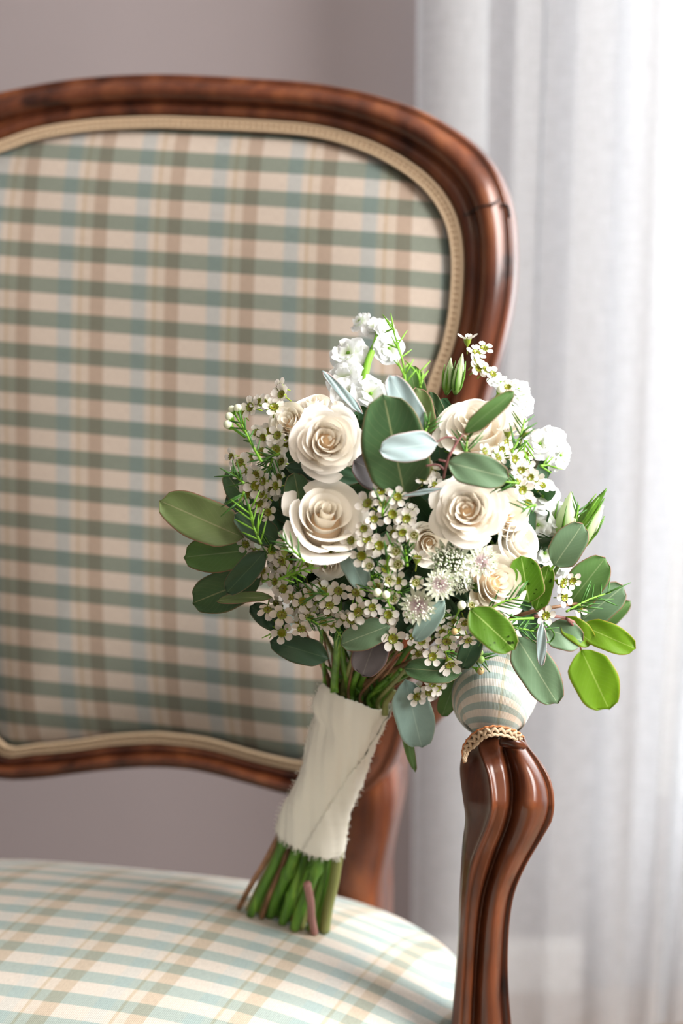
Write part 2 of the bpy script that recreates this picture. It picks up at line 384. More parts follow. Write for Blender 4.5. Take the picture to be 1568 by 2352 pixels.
def closed_outline(px, left_top, left_bot):
    right = [unS(*p) for p in px]; lt = [unS(*p) for p in left_top]; lb = [unS(*p) for p in left_bot]
    mid = [(2*UC-u, v) for u, v in reversed(right) if 2*UC-u < lt[0][0]-(.045 if v > .27 else .012)]
    full = right+lb[::-1]+mid+lt
    return catmull([(u-UC, v) for u, v in full], 10, True)
VC = .27
def polar(outline, n):
    ang = []
    for u, v in outline: ang.append((math.atan2(v-VC, u), math.hypot(u, v-VC)))
    ang.sort(); m = len(ang); res = []
    for i in range(n):
        a = -math.pi+2*math.pi*i/n
        k = 0
        while k < m and ang[k][0] < a: k += 1
        a0, r0 = ang[k-1] if k > 0 else (ang[-1][0]-2*math.pi, ang[-1][1]); a1, r1 = ang[k] if k < m else (ang[0][0]+2*math.pi, ang[0][1])
        t = (a-a0)/((a1-a0) or 1); r = r0+(r1-r0)*t
        res.append((r*math.cos(a)+UC, VC+r*math.sin(a)))
    return res
NA = 240
OUT = polar(closed_outline(outer_px, [(0, 211), (134, 185), (250, 173)][::1], [(0, 1789), (80, 1790), (160, 1780), (250, 1769)]), NA); INN = polar(closed_outline(inner_px, [(0, 325), (89, 295), (214, 275)], [(0, 1728), (80, 1731), (170, 1724), (260, 1712)]), NA)
prof = [(0, -.030), (-.01, -.012), (0, -.003), (.03, .003), (.08, .006), (.13, .004), (.17, .006), (.25, .011), (.38, .015), (.5, .015), (.6, .011), (.67, .003), (.70, .001), (.73, .004), (.8, .006), (.9, .0055), (.97, .003), (1, -.003), (1.02, -.03)]
mb = MB(); rows = []
for i in range(NA+1):
    o_, n_ = OUT[i % NA], INN[i % NA]
    rows.append([S(lerp(o_[0], n_[0], f), lerp(o_[1], n_[1], f), w_) for f, w_ in prof])
mb.grid(rows, closed=True); part('back_frame', mb, wood, chair)
dark_m = mat('old_glue_line', (.012, .005, .004), .6)
mb = MB()
for pl_ in ([(1066, 494, .0062), (1080, 490, .0035), (1090, 482, .008), (1110, 474, .0135), (1138, 468, .0125), (1144, 458, .0095)], [(1152, 470, .0055), (1166, 474, .004), (1172, 500, .003)]):
    mb.tube(catmull([tuple(S(*unS(x, y, w_), w_+.0016)) for x, y, w_ in pl_], 5), .0009, 6)
part('joint_crack', mb, dark_m, chair)
for x, y, r_, st_ in ((1131, 606, .0022, 3.2), (1124, 640, .0013, 2.5), (1126, 668, .0018, 1.4)):
    mb = MB(); c_ = S(*unS(x, y, .0135), .0128); mb.ball((0, 0, 0), r_, 8, 6, sc=(1, 1, st_)); mb.v = [tuple(c_+EX*(q[0]+.12*q[2])+EU*q[2]+EN*(q[1]*.45)) for q in mb.v]
    part('dark_knot', mb, dark_m, chair)
# upholstered back, domed
mb = MB(); rows = []; uvs = []; NR = 26
for k in range(NR+1):
    r = 1-k/NR; r = max(r, .0005); row = []; uu = []
    for i in range(NA+1):
        n_ = INN[i % NA]; sc = r*.985
        u = UC+(n_[0]-UC)*sc; v = VC+(n_[1]-VC)*sc
        w_ = -.004+.030*(1-r**3.2)+.010*(1-r**14)
        row.append(S(u, v, w_)); uu.append((u+.03*(v-VC), v+.045*u))
    rows.append(row); uvs.append(uu)
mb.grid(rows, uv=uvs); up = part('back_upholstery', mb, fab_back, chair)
u_, v_ = unS(66, 745, .02); UPH['plaid_back'].inputs[2].default_value = (.09-(u_+.03*(v_-VC))/.0615) % 1
mb = MB()
mb.grid([[S(OUT[i % NA][0]*.0+INN[i % NA][0], INN[i % NA][1], -.03) for i in range(NA+1)], [S(UC+(INN[i % NA][0]-UC)*.02, VC+(INN[i % NA][1]-VC)*.02, -.032) for i in range(NA+1)]])
part('back_lining', mb, braid_m, chair)
# gimp braid round the back: flat band, two cords and a row of beads
mb = MB(); rows = []
def band(i, a, w_):
    n_ = INN[i % NA]; du, dv = n_[0]-UC, n_[1]-VC; L_ = math.hypot(du, dv); return S(n_[0]-du/L_*a, n_[1]-dv/L_*a, w_)
for i in range(NA+1):
    rows.append([band(i, -.0006, .001), band(i, .001, .0045), band(i, .003, .0056), band(i, .006, .0062), band(i, .0092, .0066), band(i, .0102, .004)])
mb.grid(rows); gb = part('back_braid', mb, braid_m, chair)
mb = MB()
mb.tube([band(i, .0018, .0055) for i in range(NA+1)], .0012, 6, cap=False); mb.tube([band(i, .0090, .0078) for i in range(NA+1)], .0014, 6, cap=False)
part('braid_cord', mb, cord_m, gb)
mb = MB(); Lp = [band(i, .0055, .0070) for i in range(NA+1)]; acc = 0; nxt = 0
for a, b in zip(Lp, Lp[1:]):
    d_ = (b-a).length
    while nxt < acc+d_:
        q = a.lerp(b, (nxt-acc)/d_); mb.ball(q, .0016, 6, 4); nxt += .0048
    acc += d_
bd = part('braid_bead', mb, cord_m, gb); bd['kind'] = 'stuff'

# rear stile / leg : front outline traced, then real depth
def loft_rect(rows_, depth, back=EY, rnd=.004):
    mb = MB(); rr = []
    for a, b in rows_:
        x = (b-a).normalized(); w_ = (b-a).length; r = min(rnd, w_*.3)
        q = [a+x*r, a+x*w_*.5-back*.002, b-x*r, b+back*r, b+back*(depth-r), b-x*r+back*depth, a+x*r+back*depth, a+back*(depth-r), a+back*r]
        rr.append(q)
    mb.grid(rr, closed=True, cap=True); return mb
sL = [(805, 1700), (800, 1800), (797, 1850), (790, 1900), (782, 1960), (772, 2020), (764, 2085), (760, 2130)]
sR = [(900, 1700), (888, 1775), (894, 1850), (886, 1920), (871, 1990), (859, 2050), (855, 2090), (856, 2140)]
def stile(mirror):
    a_ = catmull([unS(*p, -.012) for p in sL], 4); b_ = catmull([unS(*p, -.012) for p in sR], 4); rr = []
    for p, q in zip(a_, b_):
        if mirror: rr.append((S(2*UC-.03-q[0], q[1], -.012), S(2*UC-.03-p[0], p[1], -.012)))
        else: rr.append((S(p[0], p[1], -.012), S(q[0], q[1], -.012)))
    a, b = rr[-1]; g = a.z
    for t in (.3, .6, 1.0):                   # rear leg carries on to the floor, sweeping back
        k = EZ*(-g*t)+EY*(.10*t*t); sq = (b-a)*(.18*t); rr.append((a+k+sq, b+k-sq))
    rr[-1] = (Vector((rr[-1][0].x, rr[-1][0].y, 0)), Vector((rr[-1][1].x, rr[-1][1].y, 0)))
    return loft_rect(rr, .095)
part('rear_leg', stile(False), wood, chair); part('rear_leg', stile(True), wood, chair)

# seat
def chairpt(u, s, z): return Vector((O.x, O.y, 0))+EX*(u+UC)+EY*s+EZ*z
SZ = .437; SH = .068
def seat_outline(a):                        # rounded trapezoid, u across and s depth (negative = forward)
    c, s_ = math.cos(a), math.sin(a); e = .62
    x = abs(c)**e*(1 if c > 0 else -1); y = abs(s_)**e*(1 if s_ > 0 else -1)
    s = -.255+y*.245; hw = .352-.075*(y+1)/2; return x*hw, s
def seat_z(u, s):                           # height of the domed cushion there
    lo, hi = 0, 3
    a = math.atan2((s+.255)/.245, u/.31)
    ou, os = seat_outline(a); r = math.hypot(u, (s+.255))/max(math.hypot(ou, os+.255), 1e-6)
    # refine with matching direction
    return SZ+SH*(1-min(r, 1)**2.6)
NS = 160; mb = MB(); rows = []; uvs = []
for k in range(41):
    r = 1-k/40; r = max(r, .001); row = []; uu = []
    for i in range(NS+1):
        u, s = seat_outline(2*math.pi*i/NS); u *= r; s = -.255+(s+.255)*r
        bulge = 1+.03*math.sin(math.pi*min(1, (1-r)*10))*(1 if r > .9 else 0)
        z = SZ+SH*(1-r**2.6)
        row.append(chairpt(u*bulge, -.255+(s+.255)*bulge, z)); uu.append((u-.13*s, s+.02*u))
    if k == 0:
        rows.append([p-EZ*.03 for p in row]); uvs.append([(a, b) for a, b in uu])
    rows.append(row); uvs.append(uu)
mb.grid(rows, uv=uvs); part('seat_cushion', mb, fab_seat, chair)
mb = MB(); rr = []
for i in range(NS+1):
    u, s = seat_outline(2*math.pi*i/NS); f = 1.0
    def q(sc, z): return chairpt(u*sc, -.255+(s+.255)*sc, z)
    sc = .03*math.sin(2*math.pi*i/NS*4)*.2
    rr.append([q(.9, SZ-.03), q(1.02, SZ-.022), q(1.035, SZ-.035), q(1.02, SZ-.05), q(1.03, SZ-.085+sc), q(1.01, SZ-.095+sc), q(.93, SZ-.09+sc), q(.9, SZ-.06)])
mb.grid(rr, closed=True); part('seat_rail', mb, wood, chair)
def front_leg(sgn):
    mb = MB(); pts = []; rad = []
    for t, dx, dy, r in ((0, 0, 0, .034), (.12, .010, -.01, .038), (.3, .012, -.012, .030), (.55, 0, .004, .021), (.8, -.006, .012, .016), (.93, .0, .004, .018), (1, .006, -.004, .023)):
        pts.append(chairpt(sgn*(.262+dx), -.47+dy, (SZ-.04)*(1-t))); rad.append(r)
    mb.tube(catmull(pts, 4), [interp([(i/6, r) for i, r in enumerate(rad)], k/24) for k in range(25)], 14); return mb
part('front_leg', front_leg(1), wood, chair); part('front_leg', front_leg(-1), wood, chair)

# arm post: five carved lines run down it, each row has its own width
YP = 1.13
tabs = {k: [(a, b) for a, b in v] for k, v in {
 'xl': [(1690, 1082), (1715, 1066), (1750, 1057), (1780, 1056), (1830, 1062), (1880, 1068), (1930, 1062), (1990, 1058), (2050, 1055), (2120, 1052), (2200, 1048), (2280, 1042), (2352, 1036), (2460, 1028)],
 'x0': [(1690, 1105), (1715, 1100), (1750, 1112), (1780, 1122), (1830, 1129), (1860, 1128), (1900, 1116), (1930, 1104), (1990, 1082), (2050, 1073), (2120, 1068), (2200, 1064), (2352, 1055), (2460, 1048)],
 'x1': [(1690, 1150), (1715, 1156), (1750, 1167), (1790, 1175), (1830, 1176), (1870, 1172), (1910, 1160), (1940, 1148), (1990, 1130), (2050, 1112), (2120, 1101), (2200, 1094), (2280, 1089), (2352, 1086), (2460, 1080)],
 'x2': [(1690, 1196), (1715, 1206), (1750, 1229), (1790, 1250), (1830, 1259), (1870, 1256), (1910, 1240), (1940, 1224), (1990, 1196), (2050, 1170), (2120, 1158), (2200, 1153), (2280, 1151), (2352, 1155), (2460, 1160)],
 'xr': [(1690, 1203), (1715, 1214), (1750, 1242), (1790, 1264), (1835, 1273), (1880, 1269), (1910, 1254), (1940, 1236), (1990, 1207), (2050, 1182), (2120, 1170), (2200, 1166), (2280, 1168), (2352, 1174), (2460, 1182)]}.items()}
for k in tabs: tabs[k] = catmull(tabs[k], 5)
def post_pt(px, py, wd): return P(px, py, YP-wd)
def arm_post(mirror):
    mb = MB(); rr = []
    for i in range(64):
        y = 1692+(2460-1692)*i/63
        xl, x0, x1, x2, xr = [interp(tabs[k], y) for k in ('xl', 'x0', 'x1', 'x2', 'xr')]
        g = interp([(1690, .2), (1720, .8), (1760, 1), (1850, 1.15), (1950, 1), (2460, .85)], y)   # how proud the carving stands
        kn = interp([(1690, -.012), (1760, .0), (1850, .008), (1960, .0), (2200, -.006), (2460, .002)], y)
        gl = interp([(1690, 1), (1860, 1), (2060, .4), (2460, .3)], y)
        rel = [(xl+9, -.036), (xl+2, -.018), (xl, -.004), (lerp(xl, x0, .35), .009+(-.005)*gl), (lerp(xl, x0, .7), .009-.0015*gl), (x0-4, .009+.003*gl), (x0, .009+.0055*gl), (x0+5, .009+.004*gl), (lerp(x0, x1, .35), .009+.0025*gl), (lerp(x0, x1, .6), .0125), (lerp(x0, x1, .82), .0105), (x1-3, .006), (x1, .0045), (x1+4, .007),
               (lerp(x1, x2, .25), .0125), (lerp(x1, x2, .5), .0155), (lerp(x1, x2, .75), .0125), (x2-4, .0065), (x2-1, .002), (x2+2, .0005), (lerp(x2, xr, .5), .002), (xr-1, -.001), (xr, -.008), (xr-4, -.024), (xr-14, -.038), (lerp(xl, xr, .5), -.044), (xl+10, -.042)]
        row = [post_pt(px, y, kn+((w_-.009)*1.5+.010 if w_ > 0 else w_)*(g if w_ > 0 else 1)) for px, w_ in rel]
        if mirror: row = [mir(p) for p in row]
        rr.append(row)
    mb.grid(rr, closed=True, cap=True)
    return mb
def mir(p):
    q = p-O-EX*UC; return p-EX*(2*q.dot(EX))
part('arm_post', arm_post(False), wood, chair); part('arm_post', arm_post(True), wood, chair)
# carved lip over the post
def lip(mirror):
    mb = MB(); rr = []
    for i in range(11):
        t = i/10; px = 1148+t*60; cy = 1704+10*t+3*math.sin(t*3.14)*-1; hh = (6+9*math.sin(math.pi*(.12+.8*t)))*(1 if t < .97 else .5)
        row = []
        for k in range(10):
            a = 2*math.pi*k/10; row.append(P(px+2*math.cos(a), cy-hh*math.sin(a), YP-.012-.007*max(0, math.cos(a))*math.sin(math.pi*(.1+.8*t))))
        rr.append([mir(p) for p in row] if mirror else row)
    mb.grid(rr, closed=True, cap=True); return mb
part('carved_lip', lip(False), wood, chair); part('carved_lip', lip(True), wood, chair)

# padded armrest: rings swept from the front nose up and then back along the arm
def arm_path():
    nose = P(1130, 1682, YP+.004); c1 = P(1130, 1664, YP+.002); c2 = P(1129, 1636, YP+.000); c3 = P(1129, 1606, YP+.010)
    pts = [nose, c1, c2, c3]
    b0 = c3+EY*.03+EZ*.004
    for i in range(7): pts.append(b0+EY*(.026*i)-EX*(.004*i)+EZ*(.004*math.sin(i/6*3.14)))
    return pts
AP = arm_path()
def pad(mirror):
    pts = [tuple(p) for p in AP]; sm = [Vector(p) for p in catmull(pts, 5)]
    rad_t = [(0, .0130), (.03, .0175), (.06, .0215), (.11, .0258), (.18, .0282), (.27, .0290), (.4, .028), (.7, .025), (.92, .021), (1, .012)]
    tot = sum((b-a).length for a, b in zip(sm, sm[1:])); mb = MB(); rows = []; uvs = []; s = 0; SG = 40
    dirs = []
    for i, p in enumerate(sm):
        f = i/(len(sm)-1)
        dn = (EZ*.76+EY*.42).normalized(); db = EY
        k = min(1, max(0, (f-.02)/.32)); dirs.append(dn.lerp(db, k*k*(3-2*k)).normalized())
    # nose cap
    arc = 0
    for i, p in enumerate(sm):
        if i: arc += (p-sm[i-1]).length
        t = dirs[i]; x = (EX-t*EX.dot(t)).normalized(); y = x.cross(t)*-1
        r = interp(rad_t, arc/tot)
        row = [p+x*(r*math.cos(2*math.pi*k/SG))+y*(r*1.02*math.sin(2*math.pi*k/SG)) for k in range(SG+1)]
        fr_ = max((row[SG//4], row[3*SG//4]), key=lambda q: (q-p).dot(EZ-EY*.5))
        if i: s += (fr_-fr_prev).length
        fr_prev = fr_
        uu = [(.028*2*math.pi*(k/SG), s) for k in range(SG+1)]
        if mirror: row = [mir(q) for q in row]
        rows.append(row); uvs.append(uu)
    c = rows[0]; cc = sum((Vector(q) for q in c[:-1]), Vector())/(SG)
    mb.grid([[cc]*(SG+1)]+rows, uv=[[(0, 0)]*(SG+1)]+uvs)
    ce = sum((Vector(q) for q in rows[-1][:-1]), Vector())/SG; mb.grid([rows[-1], [ce]*(SG+1)])
    return mb, rows
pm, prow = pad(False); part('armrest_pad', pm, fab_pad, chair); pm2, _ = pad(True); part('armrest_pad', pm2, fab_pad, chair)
# wooden arm rail under each pad, running back into the frame
def arm_rail(mirror):
    mb = MB(); end = S(*unS(938, 1665), -.02)
    pts = [P(1135, 1735, YP+.022), P(1132, 1700, YP+.035), AP[4]-EZ*.026+EY*.01, AP[6]-EZ*.026, AP[8]-EZ*.026, AP[10]-EZ*.024, AP[10].lerp(end, .55)-EZ*.010, end]
    pts = [mir(p) for p in pts] if mirror else pts
    mb.tube(catmull([tuple(p) for p in pts], 4), .017, 12, flat=.85); return mb
part('arm_rail', arm_rail(False), wood, chair); part('arm_rail', arm_rail(True), wood, chair)

# scroll gimp round the nose of the visible pad
gpx = catmull([(1064, 1750), (1061, 1732), (1063, 1714), (1073, 1697), (1088, 1682), (1107, 1672), (1130, 1667), (1152, 1668), (1174, 1674), (1190, 1681), (1201, 1691)], 8)
def gY(px, py): return YP-.004-.024*math.sin(math.pi*max(0, min(1, (px-1045)/165)))**.7
def braid_band(mirror):
    mb = MB(); rr = []
    for i, (x, y) in enumerate(gpx):
        a = gpx[max(i-1, 0)]; b = gpx[min(i+1, len(gpx)-1)]; tx, ty = b[0]-a[0], b[1]-a[1]; l = math.hypot(tx, ty); nx, ny = -ty/l, tx/l
        wd = interp([(0, 3), (.12, 14), (.3, 27), (.5, 24), (1, 18)], i/(len(gpx)-1))
        row = [P(x+nx*wd*q, y+ny*wd*q, gY(x, y)+dy) for q, dy in ((-.04, .010), (0, .0), (.5, -.0018), (1, -.0005), (1.05, .014))]
        rr.append([mir(p) for p in row] if mirror else row)
    mb.grid(rr); return mb
def braid_cords(mirror, phase, w0, amp, th):
    mb = MB(); pts = []; n = len(gpx)
    for i in range(n*4-3):
        f = i/4; k = int(f); k2 = min(k+1, n-1); fr = f-k
        x = lerp(gpx[k][0], gpx[k2][0], fr); y = lerp(gpx[k][1], gpx[k2][1], fr)
        a = gpx[max(k-1, 0)]; b = gpx[min(k+2, n-1)]; tx, ty = b[0]-a[0], b[1]-a[1]; l = math.hypot(tx, ty); tx /= l; ty /= l; nx, ny = -ty, tx
        wd = interp([(0, .15), (.12, .6), (.3, 1.25), (.5, 1.15), (1, .85)], f/(n-1))
        ph = f*.98+phase; off = (w0+amp*math.sin(ph))*wd; al = 2.6*math.sin(2*ph)
        p = P(x+nx*off+tx*al, y+ny*off+ty*al, gY(x, y)-.0030-.0004*math.cos(2*ph)); pts.append(mir(p) if mirror else p)
    mb.tube(pts, th, 6); return mb
for mi_ in (False, True):
    g_ = part('arm_braid', braid_band(mi_), braid_m, chair)
    part('braid_cord', braid_cords(mi_, 0, 9, 7.5, .00105), cord_m, g_); part('braid_cord', braid_cords(mi_, .6, 9, 6.5, .0009), cord_m, g_)
    part('braid_edge', braid_cords(mi_, 1.2, 1, 1.2, .0006), rust_m, g_)
    part('braid_cord', braid_cords(mi_, 0, 19, 1.5, .0011), cord_m, g_)

# ------------------------------------------------------------------ bouquet
def Ysurf(px, py, off=0):
    q = 1-((px-940)/570)**2-((py-1190)/480)**2
    return 1.215-.125*math.sqrt(max(q, .0))+off
def seat_hit(px, py):
    d = ray(px, py); lo, hi = 1.0, 1.45
    for _ in range(40):
        m_ = (lo+hi)/2; p = P(px, py, m_); q = p-Vector((O.x, O.y, 0)); u = q.dot(EX)-UC; s = q.dot(EY)
        if p.z > seat_z(u, s): lo = m_
        else: hi = m_
    return (lo+hi)/2
YS = seat_hit(660, 2110)
bq = thing('bridal_bouquet', 'ivory rose, waxflower and eucalyptus bouquet tied in frayed ivory ribbon, leaning on the armrest', 'bouquet', tuple(P(670, 2125, YS)))
BI = Matrix.Translation(-bq.location)

def frame_from(n, spin=0):
    n = n.normalized(); a = Vector((0, 0, 1)) if abs(n.z) < .95 else Vector((1, 0, 0))
    x = a.cross(n).normalized(); y = n.cross(x); M = Matrix((x, y, n)).transposed()
    return M @ Matrix.Rotation(spin, 3, 'Z')
def place(o, pos, n, spin, sc):
    M = frame_from(n, spin); o.parent = bq
    o.matrix_basis = Matrix.Translation(Vector(pos)-bq.location) @ M.to_4x4() @ Matrix.Diagonal((sc, sc, sc, 1))
def copy_with(o0):
    c = o0.copy(); C.collection.objects.link(c)
    for ch in kids[o0.name]:
        k = ch.copy(); C.collection.objects.link(k); k.parent = c
    return c
kids = {}

# roses: unit radius, petals nested in a spiral
def rose_template(kind, seed):
    rnd = random.Random(seed); P_ = []
    Np = {'open': 34, 'cup': 15, 'lush': 30}[kind]
    for i in range(Np):
        t = i/(Np-1)                        # 0 heart .. 1 outermost
        ph0 = i*2.39996+rnd.uniform(-.3, .3)
        if kind == 'cup':
            r = .10+.68*t**1.25; om = lerp(2.0, 1.15, t); top = lerp(.46, .10, t**2.0); curl = max(0, t-.15)*.80; dep = .62; vert = .36
        elif kind == 'open':
            r = .07+.80*t**.80; om = lerp(1.1, .74, t); top = .34-.42*t**2+.06*math.sin(5*t); curl = .18+.32*t*t; dep = .6; vert = .30
        else:
            r = .08+.80*t**.85; om = lerp(1.2, .72, t); top = .36-.46*t**2; curl = .18+.32*t*t; dep = .6; vert = .30
        r *= rnd.uniform(.92, 1.08); top += rnd.uniform(-.04, .04); nu, nv = 12, 10; rows = []
        sp = .04+.07*rnd.random(); ripple = rnd.uniform(0, 6.28); pointy = rnd.uniform(-.02, .10)*t; wav = rnd.uniform(.5, 1.3)
        for b in range(nv+1):
            bb = b/nv; row = []
            for a in range(nu+1):
                aa = a/nu*2-1
                wsh = (bb**.4)*(1-.10*bb**4)              # petal widens quickly from its claw
                ph = ph0+aa*om*wsh
                lim = 1-(.16 if kind != 'cup' else .13)*abs(aa)**(3 if kind != 'cup' else 4)*bb+(pointy*(1-abs(aa))*bb if kind != 'cup' else 0)
                h = bb*lim
                rho = r*(h**vert)*(1+sp*aa)
                z = -dep+(top+dep)*h
                if h > .70:
                    k = (h-.70)/.30; rho += curl*.26*k**1.5; z -= curl*.16*k**2.6
                rho += wav*.018*math.sin(4*aa+ripple)*bb*(.5+t); z += wav*.024*math.sin(3.3*aa+ripple*1.7)*bb*(.4+t)
                row.append((rho*math.cos(ph), rho*math.sin(ph), z))
            rows.append(row)
        m_ = MB(); m_.grid(rows)
        P_.append(m_.mesh('petal', [rose_in if t < .35 else (rose_mid if t < .72 else rose_out)]))
    core = MB()
    core.ball((0, 0, -.35), .36, 12, 8, sc=(1, 1, 1.1)); core.ball((0, 0, -.72), .20, 10, 6, mat=1, sc=(1, 1, 1.1))
    for k in range(5):                       # sepals
        a = k*1.2566; rows = []
        for b in range(6):
            h = b/5; wd = .12*(1-h)*math.sin(math.pi*(.2+.8*(1-h)))+.01
            c = Vector((math.cos(a)*(.2+.55*h), math.sin(a)*(.2+.55*h), -.68+.18*h*h)); q = Vector((-math.sin(a), math.cos(a), 0))
            rows.append([c-q*wd, c+Vector((0, 0, .03)), c+q*wd])
        core.grid(rows, mat=1)
    core.tube([(0, 0, -.85), (.03, 0, -1.3), (.0, .05, -1.8)], .07, 8, mat=1)
    return core.mesh('rose', [rose_in, stem_g]), P_
RT = {k: rose_template(k, s) for k, s in (('open', 3), ('cup', 5), ('lush', 11))}
def rose(kind, px, py, rpx, n, dY=0, spin=0, label=None, npet=None):
    Y = Ysurf(px, py, dY); sc = mpp(px, py, Y)*rpx
    core, pet = RT[kind]; o = link('rose', core)
    place(o, P(px, py, Y), camdir(*n), spin, sc)
    if label: o['label'] = label
    pp = pet if npet is None else pet[:npet]
    for me in pp:
        k = link('petal', me); k.parent = o
rose('open', 750, 1012, 90, (.08, .10, 1), -.012, .5, 'open ivory spray rose with tight peach swirl')
rose('lush', 668, 972, 74, (-.35, .35, .8), .012, 1.0, 'cream rose behind the open spray rose', 20)
rose('cup', 724, 945, 76, (-.1, .85, .5), .032, 2.0, 'yellowish rose bud at the back left', 17)
rose('cup', 745, 1192, 130, (.14, .44, .90), -.008, 2.2, 'large cup-shaped ivory rose with curled outer petals')
rose('open', 1072, 1172, 92, (-.12, .10, 1), -.022, 2.2, 'large open ivory rose facing the front')
rose('lush', 1158, 1180, 82, (.35, .25, .85), .010, 0, 'creamy spray rose tucked right of the large open rose', 24)
rose('cup', 1188, 1245, 78, (.62, .25, .6), .005, 1.2, 'peach-hearted rose at the right edge', 17)
rose('cup', 1090, 985, 112, (-.25, .62, .72), -.002, 1.0, 'white backlit rose at the upper right')
rose('lush', 1160, 968, 84, (.45, .55, .6), .030, 2.0, 'white rose turned to the curtain', 20)
rose('lush', 1140, 1338, 92, (.30, .12, .9), -.016, .3, 'full cream spray rose at the lower right')
rose('lush', 985, 1245, 66, (.05, -.1, 1), .012, 2.0, 'shaded beige rose between waxflower and astrantia', 24)
rose('cup', 1232, 1058, 48, (.5, .5, .7), .050, 2.0, 'small peach rose behind the waxflower', 14)
rose('cup', 752, 1292, 60, (-.2, -.5, .8), .012, 2.6, 'drooping shaded rose below the large ivory rose', 13)
rose('cup', 1300, 1190, 54, (.35, .75, .4), .050, .6, 'pale green lisianthus bloom', 12)
rose('cup', 905, 985, 60, (0, .7, .6), .050, .6, None, 12)

# white stock florets
def floret_mesh(seed):
    rnd = random.Random(seed); mb = MB()
    for layer, (n, r0, tilt) in enumerate(((4, 1.0, .05), (4, .78, .45), (3, .5, .9))):
        for k in range(n):
            a0 = 2*math.pi*k/n+rnd.uniform(-.3, .3)+layer*.8; rows = []; rp = rnd.uniform(0, 6); dr = rnd.uniform(-.1, .55)
            for b in range(9):
                h = b/8; row = []
                for a in range(11):
                    aa = a/5-1; wd = (.12+.88*math.sin(min(1, h*1.25)*math.pi/2)**1.1)*.78*r0
                    x = r0*h*(1-.34*aa*aa*h)+.03*math.sin(5*aa+rp)*h; y = aa*wd*(1 if h < .8 else 1-.6*(h-.8))
                    z = tilt*r0*h*.9+.09*math.sin(4.2*aa+rp)*h*h*r0-dr*(h**2.4)*r0+.05*math.sin(9*aa+2*rp)*h**4
                    row.append((x*math.cos(a0)-y*math.sin(a0), x*math.sin(a0)+y*math.cos(a0), z))
                rows.append(row)
            mb.grid(rows)
    return mb.mesh('stock_flower', [stock_m])
def floret_centre():
    mb = MB(); mb.ball((0, 0, .05), .10, 7, 5); mb.tube([(0, 0, 0), (0, 0, -.5), (.05, 0, -.9)], [.12, .13, .05], 7)
    return mb.mesh('flower_centre', [needle_l])
FT = [floret_mesh(i) for i in range(5)]; FC = floret_centre()
def floret(px, py, rpx, n, dY=0, i=0):
    Y = Ysurf(px, py, dY); o = link('stock_flower', FT[i % 5]); place(o, P(px, py, Y), camdir(*n), random.uniform(0, 6), mpp(px, py, Y)*rpx)
    k = link('flower_centre', FC); k.parent = o
for i, a in enumerate([(826, 738, 30, (-.6, .6, .4)), (862, 752, 34, (-.2, .6, .7)), (888, 762, 34, (.4, .5, .7)), (893, 800, 40, (.3, -.1, .9)), (800, 812, 48, (-.3, .5, .75)), (792, 872, 50, (-.4, .2, .8)),
                       (850, 905, 50, (.2, .3, .9)), (800, 905, 44, (0, .2, .9)), (1195, 915, 44, (.5, .5, .6)), (1270, 1020, 46, (.5, .2, .8)), (1285, 1045, 42, (.7, -.2, .7)), (1240, 1020, 40, (-.1, .4, .9)), (1190, 895, 34, (.3, .7, .5)),
                       (1245, 1140, 44, (.3, .2, .9)), (1268, 1190, 46, (.4, 0, .9)), (1235, 1205, 42, (0, -.2, .9)), (1290, 1290, 40, (.4, -.2, .8)), (1250, 1270, 44, (.3, 0, .9)), (1150, 880, 34, (.1, .8, .5)), (920, 940, 34, (.2, .4, .8))]):
    floret(*a, dY=.045 if a[1] < 960 else .035, i=i)

# waxflowers
def wax_mesh(kind, seed):
    rnd = random.Random(seed); mb = MB()
    for k in range(5):
        a0 = 2*math.pi*k/5+rnd.uniform(-.08, .08); rows = []; tz = {'open': .12, 'cup': 1.0, 'half': .5}[kind]+rnd.uniform(-.08, .1)
        for b in range(6):
            h = b/5; row = []
            for a in range(6):
                aa = a/2.5-1; wd = .355*math.sin(math.pi*(.10+.82*h**1.15))**.6*(1 if h < .99 else .7)
                rr_ = .36+.66*h*(1 if tz < .9 else .62)
                if tz > .9: rr_ = .42+.30*math.sin(h*1.9)
                z = tz*h*.75+.06*aa*aa-.03; row.append((rr_*math.cos(a0)-aa*wd*math.sin(a0), rr_*math.sin(a0)+aa*wd*math.cos(a0), z))
            rows.append(row)
        mb.grid(rows)
    return mb.mesh('waxflower', [wax_m])
def wax_cup(kind):
    mb = MB(); SG = 12
    pr = [(.06, -1.5), (.07, -.75), (.30, -.42), (.40, -.06), (.42, .05), (.36, .07), (.32, .0), (.02, -.06)]
    mb.grid([[(r*math.cos(2*math.pi*k/SG), r*math.sin(2*math.pi*k/SG), z) for k in range(SG)] for r, z in pr], closed=True, mat=0)
    for i in range(len(mb.f)-SG, len(mb.f)): mb.mi[i] = 1
    mb.tube([(0, 0, -.05), (0, 0, .22)], [.03, .02], 5, mat=2)
    for k in range(10):
        a = 2*math.pi*k/10; mb.ball((.40*math.cos(a), .40*math.sin(a), .10), .046 if kind != 'cup' else .05, 5, 3, mat=2 if kind != 'cup' else 3)
    if kind == 'cup':
        for k in range(7):
            a = k*.9; mb.ball((.22*math.cos(a), .22*math.sin(a), .12), .07, 5, 3, mat=3)
    return mb.mesh('flower_cup', [cup_m, cupd_m, dot_m, anther_m])
WT = {k: [wax_mesh(k, i) for i in range(3)] for k in ('open', 'cup', 'half')}; WC = {k: wax_cup(k) for k in ('open', 'cup', 'half')}
nwax = 0
